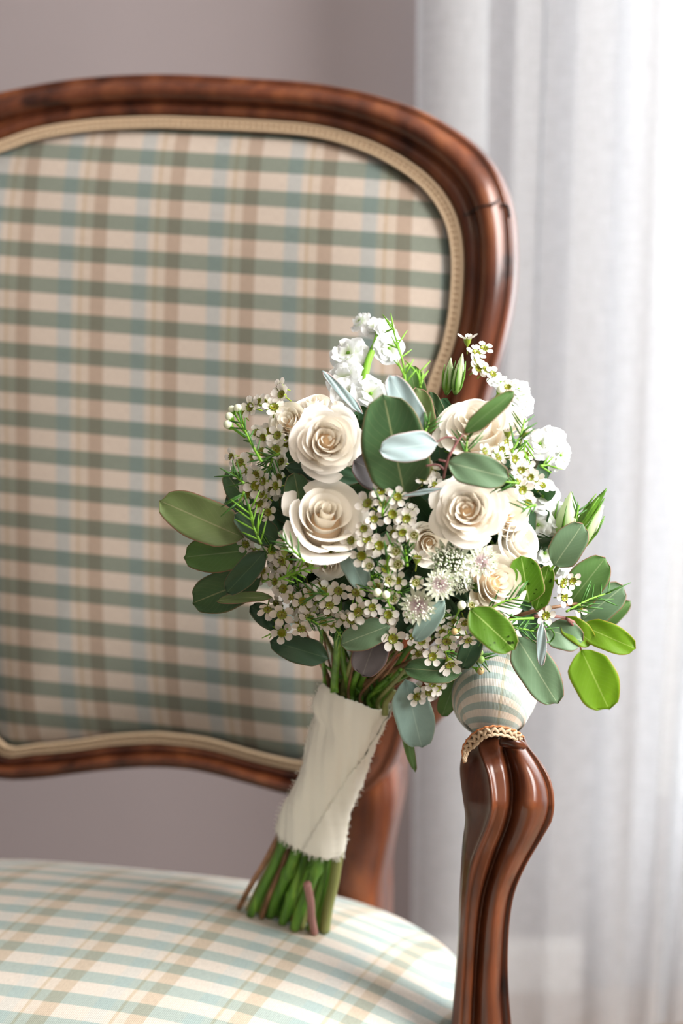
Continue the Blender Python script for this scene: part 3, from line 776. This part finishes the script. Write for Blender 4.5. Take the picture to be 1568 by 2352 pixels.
def wax(px, py, kind='open', dY=0, n=None, r=None):
    global nwax; nwax += 1
    Y = Ysurf(px, py, dY)
    if n is None:
        j = .6; n = ((px-900)/540*.9+random.uniform(-j, j), -(py-1200)/430*.8+random.uniform(-j, j), 1)
    if r is None: r = random.uniform(19, 23.5) if kind == 'open' else random.uniform(19, 22)
    o = link('waxflower', random.choice(WT[kind])); place(o, P(px, py, Y), camdir(*n), random.uniform(0, 6), mpp(px, py, Y)*r)
    k = link('flower_cup', WC[kind]); k.parent = o
    return o
wl = [(844,1156,28),(875,1127,24),(879,1155,22),(913,1141,24),(901,1181,26),(933,1191,26),(859,1192,22),(835,1214,22),(806,1241,24),(842,1239,24),(871,1253,27),(830,1277,27),(924,1223,24),(886,1306,26),(913,1334,22),(865,1346,22),(777,1357,25),(817,1361,25),(760,1273,24),
 (891,1412,25),(902,1467,29),(854,1395,22),(968,1473,22),(1026,1473,26),(993,1508,24),(1033,1527,28),(1068,1431,22),(1075,1471,22),(993,1571,20),
 (1200,1125,26),(1213,1154,20),(1197,1079,22),(1218,1096,20),(1182,1054,24),(1144,1050,22),(1113,1036,20),(985,1076,20),(971,1099,20),
 (1094,810,24),(1112,800,22),(1099,846,24),(1116,849,22),(1132,859,20),(1093,832,20),(1166,889,20),
 (1293,1339,28),(1315,1334,22),(1296,1372,24),(1253,1414,25),(1331,1398,20),
 (633,1033,27),(602,1038,25),(551,1063,26),(532,1050,22),(587,1116,28),(574,935,26),(629,935,26),(646,906,24),(643,889,22),(593,923,22),(604,1005,22),(637,1000,24),(566,1136,24),(604,1105,24),(633,1116,24),(602,1136,22),
 (588,1090,24),(596,1157,24),(615,1177,22),(564,1250,22),(580,1268,24),(657,1240,24),(625,1263,26),(647,1288,28),(711,1291,28),(724,1266,24),(755,1272,24),(650,1352,26),(647,1412,28),(711,1419,26),(743,1358,26),(757,1390,24),(822,1406,27),(805,1425,25),(647,1454,25),(692,1444,24),(602,1310,22),(631,1336,22),(714,1361,22),(615,1400,24),(695,1381,24),(666,1371,22),
 (958,1600,24),(985,1590,22),(1005,1580,22)]
for x, y, r in wl: wax(x, y, 'open' if random.random() < .8 else 'half', dY=-.018 if x > 790 else -.004, r=r*1.03)
for x, y, r in [(951,1229,19),(910,1266,21),(914,1296,21),(848,1300,17),(892,1332,18),(955,1338,19),(903,1375,18),(1083,1390,16)]: wax(x, y, 'cup', dY=-.032, n=(random.uniform(-.3,.3), random.uniform(-.1,.3), 1), r=r*1.15)
for x, y, n in [(1073,778,(0,1,.25)),(958,1280,(.1,.9,.4)),(1165,990,(-.1,1,.3)),(653,1262,(0,1,.4)),(1205,990,(.3,.9,.3)),(712,1285,(-.1,.8,.5))]: wax(x, y, 'half', dY=-.02, n=n, r=24)
for cx, cy, rx, ry, c in [(600,1090,60,75,16),(605,935,55,35,5),(690,1340,90,65,20),(725,1410,85,40,12),(865,1280,60,110,14),(950,1450,110,55,16),(1040,1490,50,45,7),(1180,1060,60,55,12),(1215,1110,35,50,6),(615,1010,50,25,5),(990,1090,30,30,5),(985,1585,30,15,3),(690,1280,90,25,8),(910,1170,45,30,5),(1110,1040,40,14,4)]:
    for _ in range(c):
        a = random.uniform(0, 6.28); q = math.sqrt(random.random())
        wax(cx+rx*q*math.cos(a), cy+ry*q*math.sin(a), random.choice(['open', 'open', 'half']), dY=random.uniform(.002, .03))

# astrantia
def astrantia_meshes(nb, nst, seed, dense):
    rnd = random.Random(seed); mb = MB()
    for k in range(nb):
        a0 = 2*math.pi*k/nb+rnd.uniform(-.06, .06); rows = []; ln = rnd.uniform(.88, 1.05)
        for b in range(7):
            h = b/6; wd = .125*math.sin(math.pi*min(.97, .12+.82*h))**.7*(1 if h < .95 else .15)
            x = ln*h; z = .12*h+.10*h*h
            rows.append([(x*math.cos(a0)-q*wd*math.sin(a0), x*math.sin(a0)+q*wd*math.cos(a0), z+.03*abs(q)) for q in (-1, 0, 1)])
        mb.grid(rows)
    mb.tube([(0, 0, -.05), (0, 0, -.9)], .05, 6, mat=1)
    br = mb.mesh('astrantia', [bract_m, ast_green])
    mb = MB()
    for k in range(nst):
        a = rnd.uniform(0, 6.28); t = math.sqrt(rnd.random()); th = (.95 if not dense else 1.15)*t
        if not dense: t = .45+.55*t
        l = rnd.uniform(.62, .85) if not dense else rnd.uniform(.6, .78)
        e = Vector((l*math.sin(th*1.2)*math.cos(a), l*math.sin(th*1.2)*math.sin(a), .12+l*.55*math.cos(th*1.1)))
        if rnd.random() < (.5 if not dense else .9): mb.tube([(0, 0, .03), tuple(e)], .010, 3, mat=1, cap=False)
        mb.ball(e, rnd.uniform(.036, .060), 5, 3, mat=0 if rnd.random() < .75 else 2)
    return br, mb.mesh('stamens', [ast_ball, ast_green if dense else fil_m, ast_green])
A1 = astrantia_meshes(18, 90, 1, False); A2 = astrantia_meshes(18, 320, 2, True)
for px, py, r, n, T, dY, lb in [(1032,1292,54,(-.1,.2,1),A2,-.022,'dense grey-green astrantia head'),(1106,1290,44,(.2,.1,1),A1,-.026,None),(1010,1342,42,(.05,-.05,1),A1,-.034,'astrantia with pink filaments'),(961,1390,46,(-.1,-.15,1),A1,-.034,None),(1062,1338,30,(.3,-.4,.8),A2,-.014,None)]:
    o = link('astrantia', T[0]); Y = Ysurf(px, py, dY); place(o, P(px, py, Y), camdir(*n), random.uniform(0, 6), mpp(px, py, Y)*r)
    if lb: o['label'] = lb
    k = link('stamens', T[1]); k.parent = o; k['kind'] = 'stuff'

# eucalyptus leaves : base, tip, width, material, offsets
def leaf(b, t, wpx, m, dY=0, dT=0, cup=.15, bend=.06, tiltx=0, round_=.0, label=None, name='eucalyptus_leaf'):
    Yb = Ysurf(*b, dY); Yt = Ysurf(*b, dY+dT)
    A = P(*b, Yb); B = P(*t, Yt); ax = B-A; Ln = ax.length; ax.normalize()
    vd = (A-CAM).normalized(); side = ax.cross(vd).normalized(); nrm = side.cross(ax).normalized()
    if nrm.dot(vd) > 0: nrm = -nrm
    hw = mpp(*b, Yb)*wpx/2; ca, sa = math.cos(tiltx), math.sin(tiltx)
    side2 = side*ca+nrm*sa; nrm2 = nrm*ca-side*sa; hw /= max(ca, .3)
    mb = MB(); rows = []; nu, nv = 12, 18
    for i in range(nv+1):
        h = i/nv; hh = h**.86; prof_ = math.sqrt(max(0, 1-(2*hh-1)**2))**(.98 if h < .5 else .80)
        prof_ = max(prof_*min(1, .55+h*2.2)+(.03*(1-h) if h > .9 else 0), .004); row = []
        for j in range(nu+1):
            q = j/nu*2-1
            z = hw*(cup*q*q*prof_*1.4)+Ln*bend*math.sin(math.pi*h)+.00035*math.sin(9*h+5*q)
            row.append(A+ax*(Ln*h+hw*.05*math.sin(7*h)*q)+side2*(hw*q*prof_*(1+.03*math.sin(11*h+q)))+nrm2*z)
        rows.append(row)
    mb.grid(rows); o = part(name, mb, LM[m], bq, label=label)
    md = o.modifiers.new('thickness', 'SOLIDIFY'); md.thickness = .0004
    return o
leaf((930,1142),(880,905),150,'dark',-.012,-.01,.12,.05,label='broad dark green eucalyptus leaf')
leaf((968,995),(893,862),66,'pale',-.022,-.0,label='pale blue-grey eucalyptus leaf')
leaf((1004,1018),(871,1035),70,'pale',-.040,-.004,label='pale blue-grey eucalyptus leaf with pink edge')
leaf((905,1110),(812,1058),84,'plum',.0,.0)
leaf((832,950),(740,852),22,'pale',.005,-.01)
leaf((1066,995),(1181,898),42,'mid',-.04,-.0,.3)
leaf((1028,1062),(1168,1098),78,'sage',-.034,-.004,.1)
leaf((972,1010),(955,890),72,'olive',.012,0); leaf((960,930),(940,838),56,'mid',.03,0)
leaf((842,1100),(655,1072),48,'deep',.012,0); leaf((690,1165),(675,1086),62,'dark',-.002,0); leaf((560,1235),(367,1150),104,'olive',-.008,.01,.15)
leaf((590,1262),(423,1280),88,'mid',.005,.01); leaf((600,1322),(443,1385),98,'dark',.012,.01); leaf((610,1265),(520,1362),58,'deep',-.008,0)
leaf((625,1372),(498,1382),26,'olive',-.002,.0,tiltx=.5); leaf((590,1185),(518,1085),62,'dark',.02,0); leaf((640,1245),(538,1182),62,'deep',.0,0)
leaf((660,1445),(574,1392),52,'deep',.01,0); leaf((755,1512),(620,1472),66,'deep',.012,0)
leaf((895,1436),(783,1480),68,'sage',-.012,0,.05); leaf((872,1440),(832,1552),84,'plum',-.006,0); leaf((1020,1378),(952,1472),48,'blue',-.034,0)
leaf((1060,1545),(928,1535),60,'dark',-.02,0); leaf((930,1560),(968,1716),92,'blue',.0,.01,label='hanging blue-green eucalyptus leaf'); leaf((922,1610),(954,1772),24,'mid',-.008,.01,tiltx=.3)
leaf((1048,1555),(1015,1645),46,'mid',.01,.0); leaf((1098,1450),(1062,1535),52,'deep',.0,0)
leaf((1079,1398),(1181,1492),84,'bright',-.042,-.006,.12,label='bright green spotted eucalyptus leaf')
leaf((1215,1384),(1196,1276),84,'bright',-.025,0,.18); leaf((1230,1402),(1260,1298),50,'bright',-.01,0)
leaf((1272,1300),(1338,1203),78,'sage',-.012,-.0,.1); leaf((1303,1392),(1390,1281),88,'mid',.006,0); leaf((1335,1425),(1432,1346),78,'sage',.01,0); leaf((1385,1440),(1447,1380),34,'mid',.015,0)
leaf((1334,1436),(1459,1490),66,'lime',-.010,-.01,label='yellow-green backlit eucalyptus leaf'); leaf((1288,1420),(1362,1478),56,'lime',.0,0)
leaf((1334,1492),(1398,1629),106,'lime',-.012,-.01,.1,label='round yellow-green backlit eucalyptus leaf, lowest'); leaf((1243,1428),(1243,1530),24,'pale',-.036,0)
leaf((1185,1462),(1280,1616),90,'sage',-.022,-.006,.1); leaf((1252,1445),(1338,1472),72,'sage',.0,0); leaf((793,1262),(838,1350),58,'blue',-.012,0)
leaf((1018,1120),(925,1140),12,'pale',-.02,0); leaf((560,1170),(520,1140),40,'deep',.03,0); leaf((760,1080),(690,1110),50,'deep',.02,0); leaf((1010,960),(985,900),36,'dark',.03,0)
leaf((1240,1480),(1200,1400),60,'deep',.03,0); leaf((1150,1480),(1100,1400),60,'deep',.02,0)

# twigs
def twig(pts, r0, r1, m, dY=0, name='twig'):
    q = [P(x, y, Ysurf(x, y, dY)+d) for x, y, d in pts]; q = catmull([tuple(a) for a in q], 5); n = len(q)
    mb = MB(); mb.tube(q, [lerp(r0, r1, i/(n-1)) for i in range(n)], 7); return part(name, mb, m, bq)
twig([(1018,1098,0),(1030,1050,-.01),(1050,1015,-.012),(1066,995,-.012)],.0008,.0005,twig_r,-.028)
twig([(1030,1050,0),(1048,1012,0),(1025,1004,0),(1003,1015,0)],.0008,.0005,twig_r,-.038)
twig([(1022,1082,0),(1005,1068,0),(978,1070,0)],.0008,.0006,twig_r,-.03); twig([(1030,1062,0),(1006,1056,0)],.0008,.0006,twig_r,-.034)
twig([(1225,1415,.01),(1290,1418,.0),(1335,1438,0)],.0012,.0007,stem_p,-.01); twig([(1300,1420,0),(1325,1450,0),(1334,1494,0)],.0009,.0007,twig_r,-.012)
twig([(1150,1430,.02),(1210,1408,.01),(1270,1395,0),(1330,1385,0)],.0015,.0009,stem_b,0); twig([(1262,1310,0),(1273,1298,0),(1250,1330,.01)],.0007,.0007,needle_l,-.01)
twig([(1250,1430,0),(1272,1455,0),(1262,1475,0),(1245,1472,0)],.0006,.0005,needle_m,-.03)
twig([(835,880,0),(845,830,0),(862,790,0),(868,760,0)],.0026,.0018,needle_l,.045); twig([(815,900,0),(835,850,0),(855,800,0)],.0020,.0016,stem_g,.05)
# fan of stems between ribbon and blooms
def fan(x0, y0, x1, y1, r, m, d0=0, d1=0, bow=0):
    Y0 = YR(0)+d0; mid = ((x0+x1)/2+bow, (y0+y1)/2)
    q = [P(x0, y0+26, Y0), P(x0, y0, Y0), P(*mid, lerp(Y0, Ysurf(x1, y1, d1+.02), .5)), P(x1, y1, Ysurf(x1, y1, d1+.02))]
    mb = MB(); q = catmull([tuple(a) for a in q], 5); mb.tube(q, [r*(1-.35*i/(len(q)-1)) for i in range(len(q))], 7); part('flower_stem', mb, m, bq)
YTOP = 1.19
def YR(t): return lerp(YTOP, YS-.010, t)
for a in [(757,1560,700,1450,.0012,stem_b),(765,1565,722,1380,.0010,stem_b),(768,1565,775,1400,.0030,stem_g),(778,1570,790,1440,.0012,stem_b),(790,1575,830,1440,.0028,stem_o),(800,1580,822,1470,.0012,stem_b),(808,1585,860,1490,.0026,stem_g),
          (822,1590,900,1495,.0014,stem_b),(830,1592,925,1480,.0013,stem_b),(838,1596,915,1510,.0011,stem_b),(845,1600,945,1555,.0013,stem_b),(850,1600,890,1560,.0024,stem_g),(860,1604,920,1540,.0030,stem_g),(872,1610,915,1580,.0014,twig_r),(885,1616,905,1585,.0026,stem_o),
          (840,1592,760,1440,.0022,stem_g),(750,1556,690,1420,.0011,stem_b),(745,1550,740,1420,.0016,stem_g),(820,1588,880,1430,.0025,stem_g),(800,1580,780,1380,.0026,stem_g),(870,1606,960,1500,.0018,stem_o),(850,1598,1000,1520,.0018,stem_g)]:
    fan(*a, d0=random.uniform(-.014, .016), d1=random.uniform(0, .03), bow=random.uniform(-12, 6))
for k in range(26):
    x0 = random.uniform(755, 885); fan(x0, 1560+(x0-750)*.4, random.uniform(680, 1080), random.uniform(1330, 1500), random.uniform(.0010, .0024), random.choice([stem_g, stem_b, stem_o, stem_g]), d0=random.uniform(-.005, .022), d1=random.uniform(.02, .07))

# needle sprigs
def sprig(pts, n, ln, m=None, st=None, dY=-.02, spread=.9):
    q = [P(x, y, Ysurf(x, y, dY)) for x, y in pts]; q = [Vector(a) for a in catmull([tuple(a) for a in q], 6)]
    mb = MB(); N_ = len(q); mb.tube(q, [.0009*(1-.5*i/(N_-1)) for i in range(N_)], 6, mat=0)
    o = part('waxflower_sprig', mb, st or needle_l, bq); nd = MB()
    for k in range(n):
        i = min(N_-2, int((.12+.88*k/n)*(N_-1))); a = q[i]; t = (q[i+1]-q[i]).normalized()
        sd = (R*random.uniform(-1, 1)+U*random.uniform(-1, 1)-D*random.uniform(-.3, .6)); sd = (sd-t*sd.dot(t)).normalized()
        if k % 2: sd = -sd if sd.dot(prev_) > 0 else sd
        prev_ = sd
        l = ln*random.uniform(.7, 1.1)*mpp(*pts[0], 1.15); e = a+(t*.75+sd*spread*.8).normalized()*l
        nd.tube([tuple(a), tuple(a.lerp(e, .5)+t*l*.03), tuple(e+t*l*.08)], [.0004, .00062, .00025], 5)
    part('needle', nd, m or needle_m, o)['kind'] = 'stuff'
for a in [([(928,925),(930,870),(922,820),(905,765),(900,742)],18,46,needle_l),([(965,890),(962,850)],7,40,needle_l),([(972,1000),(985,970)],9,36,needle_m),([(1070,1045),(1073,1000)],7,48,needle_m),
          ([(1175,1040),(1195,1000),(1205,962)],10,48,needle_m),([(600,1250),(582,1210),(572,1170)],12,50,needle_l),([(600,1060),(575,1015),(560,985),(545,960)],12,38,needle_m),([(1090,1420),(1150,1385),(1192,1372)],13,52,needle_m),
          ([(1120,1420),(1180,1440),(1240,1452)],20,50,needle_m),([(1225,1420),(1160,1425),(1120,1440)],14,50,needle_m),([(1300,1405),(1350,1378),(1402,1360)],12,55,needle_m),([(895,1345),(890,1290),(905,1245)],8,44,needle_m),
          ([(878,1185),(880,1150)],4,50,needle_m),([(640,1330),(680,1315),(720,1300)],10,40,needle_l),([(935,1300),(930,1255)],10,46,needle_m),([(700,1290),(672,1262),(655,1242)],9,44,needle_m),([(560,1110),(530,1085)],8,50,needle_m),([(905,1400),(880,1370),(862,1350)],8,44,needle_m),
          ([(1190,1110),(1150,1105)],8,40,needle_m),([(1240,1070),(1262,1068)],4,34,needle_l),([(1230,1160),(1200,1170)],6,34,needle_m),([(560,1130),(545,1160)],6,46,needle_m),([(1320,1190),(1330,1160)],5,40,needle_m)]:
    sprig(a[0], a[1], a[2], a[3], dY=-.045 if a[0][0] == (700, 1290) else -.03)
for k in range(26):
    cx, cy = random.choice([(650,1330),(720,1400),(860,1330),(960,1430),(600,1080),(1180,1060),(1040,1460),(800,1430),(900,1480)])
    x, y = cx+random.uniform(-60, 60), cy+random.uniform(-50, 50); a = random.uniform(0, 6.28)
    sprig([(x, y), (x+36*math.cos(a), y+36*math.sin(a))], 8, 40, random.choice([needle_m, needle_m, needle_l]), dY=random.uniform(-.012, .012))
# dense inner greenery that fills the gaps
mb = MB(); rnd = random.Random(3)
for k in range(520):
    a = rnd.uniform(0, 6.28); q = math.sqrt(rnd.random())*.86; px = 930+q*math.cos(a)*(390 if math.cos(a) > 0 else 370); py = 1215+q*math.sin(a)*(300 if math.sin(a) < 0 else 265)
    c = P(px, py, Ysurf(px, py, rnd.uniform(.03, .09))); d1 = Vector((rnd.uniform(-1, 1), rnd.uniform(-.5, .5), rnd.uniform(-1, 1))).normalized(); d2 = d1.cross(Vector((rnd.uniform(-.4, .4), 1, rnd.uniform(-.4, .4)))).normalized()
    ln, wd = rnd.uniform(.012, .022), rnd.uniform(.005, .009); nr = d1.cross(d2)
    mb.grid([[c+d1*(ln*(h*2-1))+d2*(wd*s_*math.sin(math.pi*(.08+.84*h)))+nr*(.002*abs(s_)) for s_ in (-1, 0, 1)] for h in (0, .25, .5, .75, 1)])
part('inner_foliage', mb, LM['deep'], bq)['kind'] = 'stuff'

# buds
def bud(px, py, r, m, dY, tx, ty, lb=None):
    Y = Ysurf(px, py, dY); s_ = mpp(px, py, Y); c = P(px, py, Y); e = P(px+tx, py+ty, Y+.006); mb = MB(); mb.ball(c, r*s_, 12, 8)
    o = part('waxflower_bud', mb, m, bq, label=lb); mb = MB(); d = (e-c).normalized()
    mb.tube([c+d*r*s_*.35, c+d*r*s_*1.0, c+d*r*s_*1.7, c.lerp(e, .6), e], [r*s_*.95, r*s_*.72, r*s_*.28, .0006, .0006], 8); part('calyx', mb, needle_l, o)
for a in [(523,975,10.5,bud_m,-.01,40,30),(526,956,9.5,bud_m,-.01,45,45),(532,940,9,bud_m,-.008,36,55),(546,937,10,bud_m,-.008,22,60),(866,1361,10,bud_m,-.04,25,15),(886,1366,9.5,bud_m,-.042,10,30),(1060,1390,10.5,bud_m,-.035,-15,30),(1043,1450,8,bud_t,-.03,-25,15),(1104,1515,9,bud_g,-.01,-30,-10),(1102,1499,8,bud_g,-.008,-30,-5),(1103,1541,9,bud_t,-.01,-25,-12),(1150,895,10,bud_m,0,-20,30),(1163,882,10,bud_m,0,-10,35)]: bud(*a)
def lis_bud(b, t, wpx, dY, m=liz_g):
    Y = Ysurf(*b, dY); A = P(*b, Y); B = P(*t, Y-.004); s_ = mpp(*b, Y)*wpx/2; q = [A.lerp(B, i/12) for i in range(13)]
    mb = MB(); mb.tube(q, [s_*max(.10, math.sin(math.pi*(.10+.88*(i/12)**.75))**.9) for i in range(13)], 14); o = part('lisianthus_bud', mb, m, bq)
    ax = (B-A); sd = ax.cross(D).normalized(); fr = sd.cross(ax).normalized()
    for k in range(5):
        a = k*1.257; w_ = (sd*math.cos(a)+fr*math.sin(a)); mb = MB(); mb.tube([A, A+ax*.2+w_*s_*.8, A+ax*.5+w_*s_*1.12, A+ax*.8+w_*s_*1.0], [.0012, .0011, .0008, .0003], 5); part('sepal', mb, stem_g, o)
lis_bud((1325,1215),(1393,1122),24,-.0, stem_g); lis_bud((1322,1262),(1385,1160),42,.004); lis_bud((1045,905),(1062,812),26,.035); lis_bud((1025,905),(1035,822),24,.04); lis_bud((1290,1250),(1312,1130),50,.03)
twig([(1270,1320,.02),(1300,1265,0),(1325,1215,0)],.0014,.0012,stem_g,.005)

# stems below the ribbon, standing on the seat
def stem(x0, y0, x1, y1, r, m, dd=0, knot=None, name='cut_stem', ext=.03):
    Y1 = seat_hit(x1, y1)-.0 ; A = P(x0, y0, YR(.90)+dd); B = P(x1, y1, Y1); up = (A-B).normalized()
    B = B+Vector((0, 0, r*.6)); q = [A+up*ext, A, A.lerp(B, .35)+R*.0005, A.lerp(B, .7)-R*.0004, B]
    n = 21; q = catmull([tuple(a) for a in q], 5); mb = MB(); rad = []
    for i in range(len(q)):
        f = i/(len(q)-1); k = 1+(.35*math.exp(-((f-knot)/.03)**2) if knot else 0); rad.append(r*k*(1-.08*f))
    mb.tube(q, rad, 12); o = part(name, mb, m, bq)
    c = MB(); e = Vector(q[-1]); d = (e-Vector(q[-2])).normalized(); c.tube([e-d*.0002, e+d*.0004], r*.86, 12); part('cut_end', c, cut_m, o)
    return o
SD = [(640,1920,548,2090,.0022,stem_b,0,None),(655,1925,575,2108,.0032,stem_g,-.004,.3),(668,1930,600,2112,.0020,stem_b,.004,None),(690,1930,618,2110,.0040,stem_g,-.010,.55),(705,1935,648,2128,.0034,stem_g,.006,.7),(722,1940,658,2118,.0026,stem_g,.010,None),
      (742,1945,676,2140,.0040,stem_g,-.014,.45),(735,1945,692,2138,.0028,stem_o,.004,None),(752,1950,712,2140,.0030,stem_g,.0,.3),(762,1955,730,2138,.0028,stem_g,.008,None),(776,1958,745,2145,.0042,stem_o,-.008,None),(700,1932,668,2118,.0022,stem_g,.016,None),(720,1938,706,2120,.0030,stem_b,.018,None),(675,1928,632,2105,.0030,stem_g,.014,None),(757,1950,724,2120,.0026,stem_g,.018,None)]
for a in SD: stem(*a)
rs_ = random.Random(21)
for k in range(16):
    f = (k+.5)/16; stem(645+f*130, 1925+f*32, 572+f*165+rs_.uniform(-8, 8), 2096+f*32+rs_.uniform(-8, 4), rs_.uniform(.0022, .0034), rs_.choice([stem_g, stem_g, stem_b, stem_o]), rs_.uniform(.016, .030), rs_.choice([None, .3, .6]))
o = stem(706, 2034, 722, 2148, .0030, stem_p, -.030, None, 'side_shoot', .001); o['label'] = 'short pinkish brown cut side shoot'

# ribbon wrap: traced outline lofted round the stems, with frayed hem and an overlapping fold
eL = catmull([(745,1566),(722,1612),(724,1650),(706,1700),(690,1765),(668,1825),(652,1862),(637,1912)], 8); eR = catmull([(895,1620),(872,1680),(850,1730),(835,1765),(818,1815),(805,1850),(797,1900),(789,1955)], 8)
def wrap(fa, fb, t0, t1, grow, seed, NRr=44, NC=56, sag=0):
    rnd = random.Random(seed); n = len(eL); rows = []
    jl = [rnd.uniform(-3, 2) for _ in range(NRr+1)]; jr = [rnd.uniform(-2, 4) for _ in range(NRr+1)]; jb = [rnd.uniform(-5, 7) for _ in range(NC+1)]
    for i in range(NRr+1):
        t = lerp(t0, t1, i/NRr); k = t*(n-1); a = int(min(k, n-2)); fr = k-a
        xl = lerp(eL[a][0], eL[a+1][0], fr)+jl[i]*.6; yl = lerp(eL[a][1], eL[a+1][1], fr); xr = lerp(eR[a][0], eR[a+1][0], fr)+jr[i]*.7; yr = lerp(eR[a][1], eR[a+1][1], fr)
        Yc = YR(t*.85)
        A = P(xl, yl, Yc); B = P(xr, yr, Yc); cx = (A+B)/2; hx = (B-A)/2*grow; hl = hx.length; row = []
        dn = (P((xl+xr)/2, (yl+yr)/2+10, Yc)-P((xl+xr)/2, (yl+yr)/2, Yc)).normalized()
        for j in range(NC+1):
            f = lerp(fa, fb, j/NC); an = math.pi-f*2*math.pi      # 0 left edge, .5 right edge, front between
            dep = .78
            fold = .0007*math.sin(7*an+5*t)+.0012*math.sin(3*an-9*t)+.0003*math.sin(17*an+30*t)
            p = cx+hx*(math.cos(an)*(1+fold/hl))-Vector((0, 1, 0))*(hl*dep*math.sin(an)*(1+fold/hl*1.5))
            if i == NRr: p += dn*(jb[j]*.00035)
            if i == 0: p -= dn*(jb[j]*.00012)
            row.append(p)
        rows.append(row)
    return rows
mb = MB(); mb.grid(wrap(0, 1, 0, 1, 1.0, 2, 60, 90)); rb_ = part('ribbon_wrap', mb, ribbon_m, bq, label='frayed ivory silk ribbon wound round the stems')
rb_.modifiers.new('t', 'SOLIDIFY').thickness = .0005
mb = MB()
rw = wrap(.14, .62, 0.0, 1.0, 1.05, 4, 60, 40)
# the overlapping end is cut on a slant: its left edge runs from the upper right to the lower middle
rows = []
for i, r_ in enumerate(rw):
    t = i/60; s0 = int(lerp(26, 6, t)) ; k = [r_[min(40, int(s0+(40-s0)*j/24))] for j in range(25)]
    fi = [s0+(40-s0)*j/24 for j in range(25)]; row = []
    for x in fi:
        a = int(min(x, 39)); row.append(r_[a].lerp(r_[a+1], x-a))
    rows.append(row)
mb.grid(rows); part('ribbon_fold', mb, ribbon_m, rb_).modifiers.new('t', 'SOLIDIFY').thickness = .0004
mb = MB(); rnd = random.Random(9); hem = wrap(0, 1, 0, 1, 1.02, 2, 60, 90)
for i in range(420):                          # loose threads along hem and sides
    if i < 260: j = rnd.uniform(2, 43); p = hem[-1][int(j)]; d = (hem[-1][int(j)]-hem[-3][int(j)]).normalized()
    else: r_ = rnd.randint(2, 58); e = rnd.choice([1, 44]); p = hem[r_][e]; d = (hem[r_][44]-hem[r_][2]).normalized()*(1 if e > 20 else -1)
    q = p+d*rnd.uniform(.001, .0035)+Vector((rnd.uniform(-.0012, .0012), rnd.uniform(-.001, .001), rnd.uniform(-.001, .001))); mb.tube([p-d*.001, p.lerp(q, .5)+Vector((rnd.uniform(-.0005, .0005), -.0003, 0)), q], .00016, 3)
part('frayed_threads', mb, ribbon_m, rb_)['kind'] = 'stuff'
print('waxflowers', nwax, 'objects', len(bpy.data.objects))
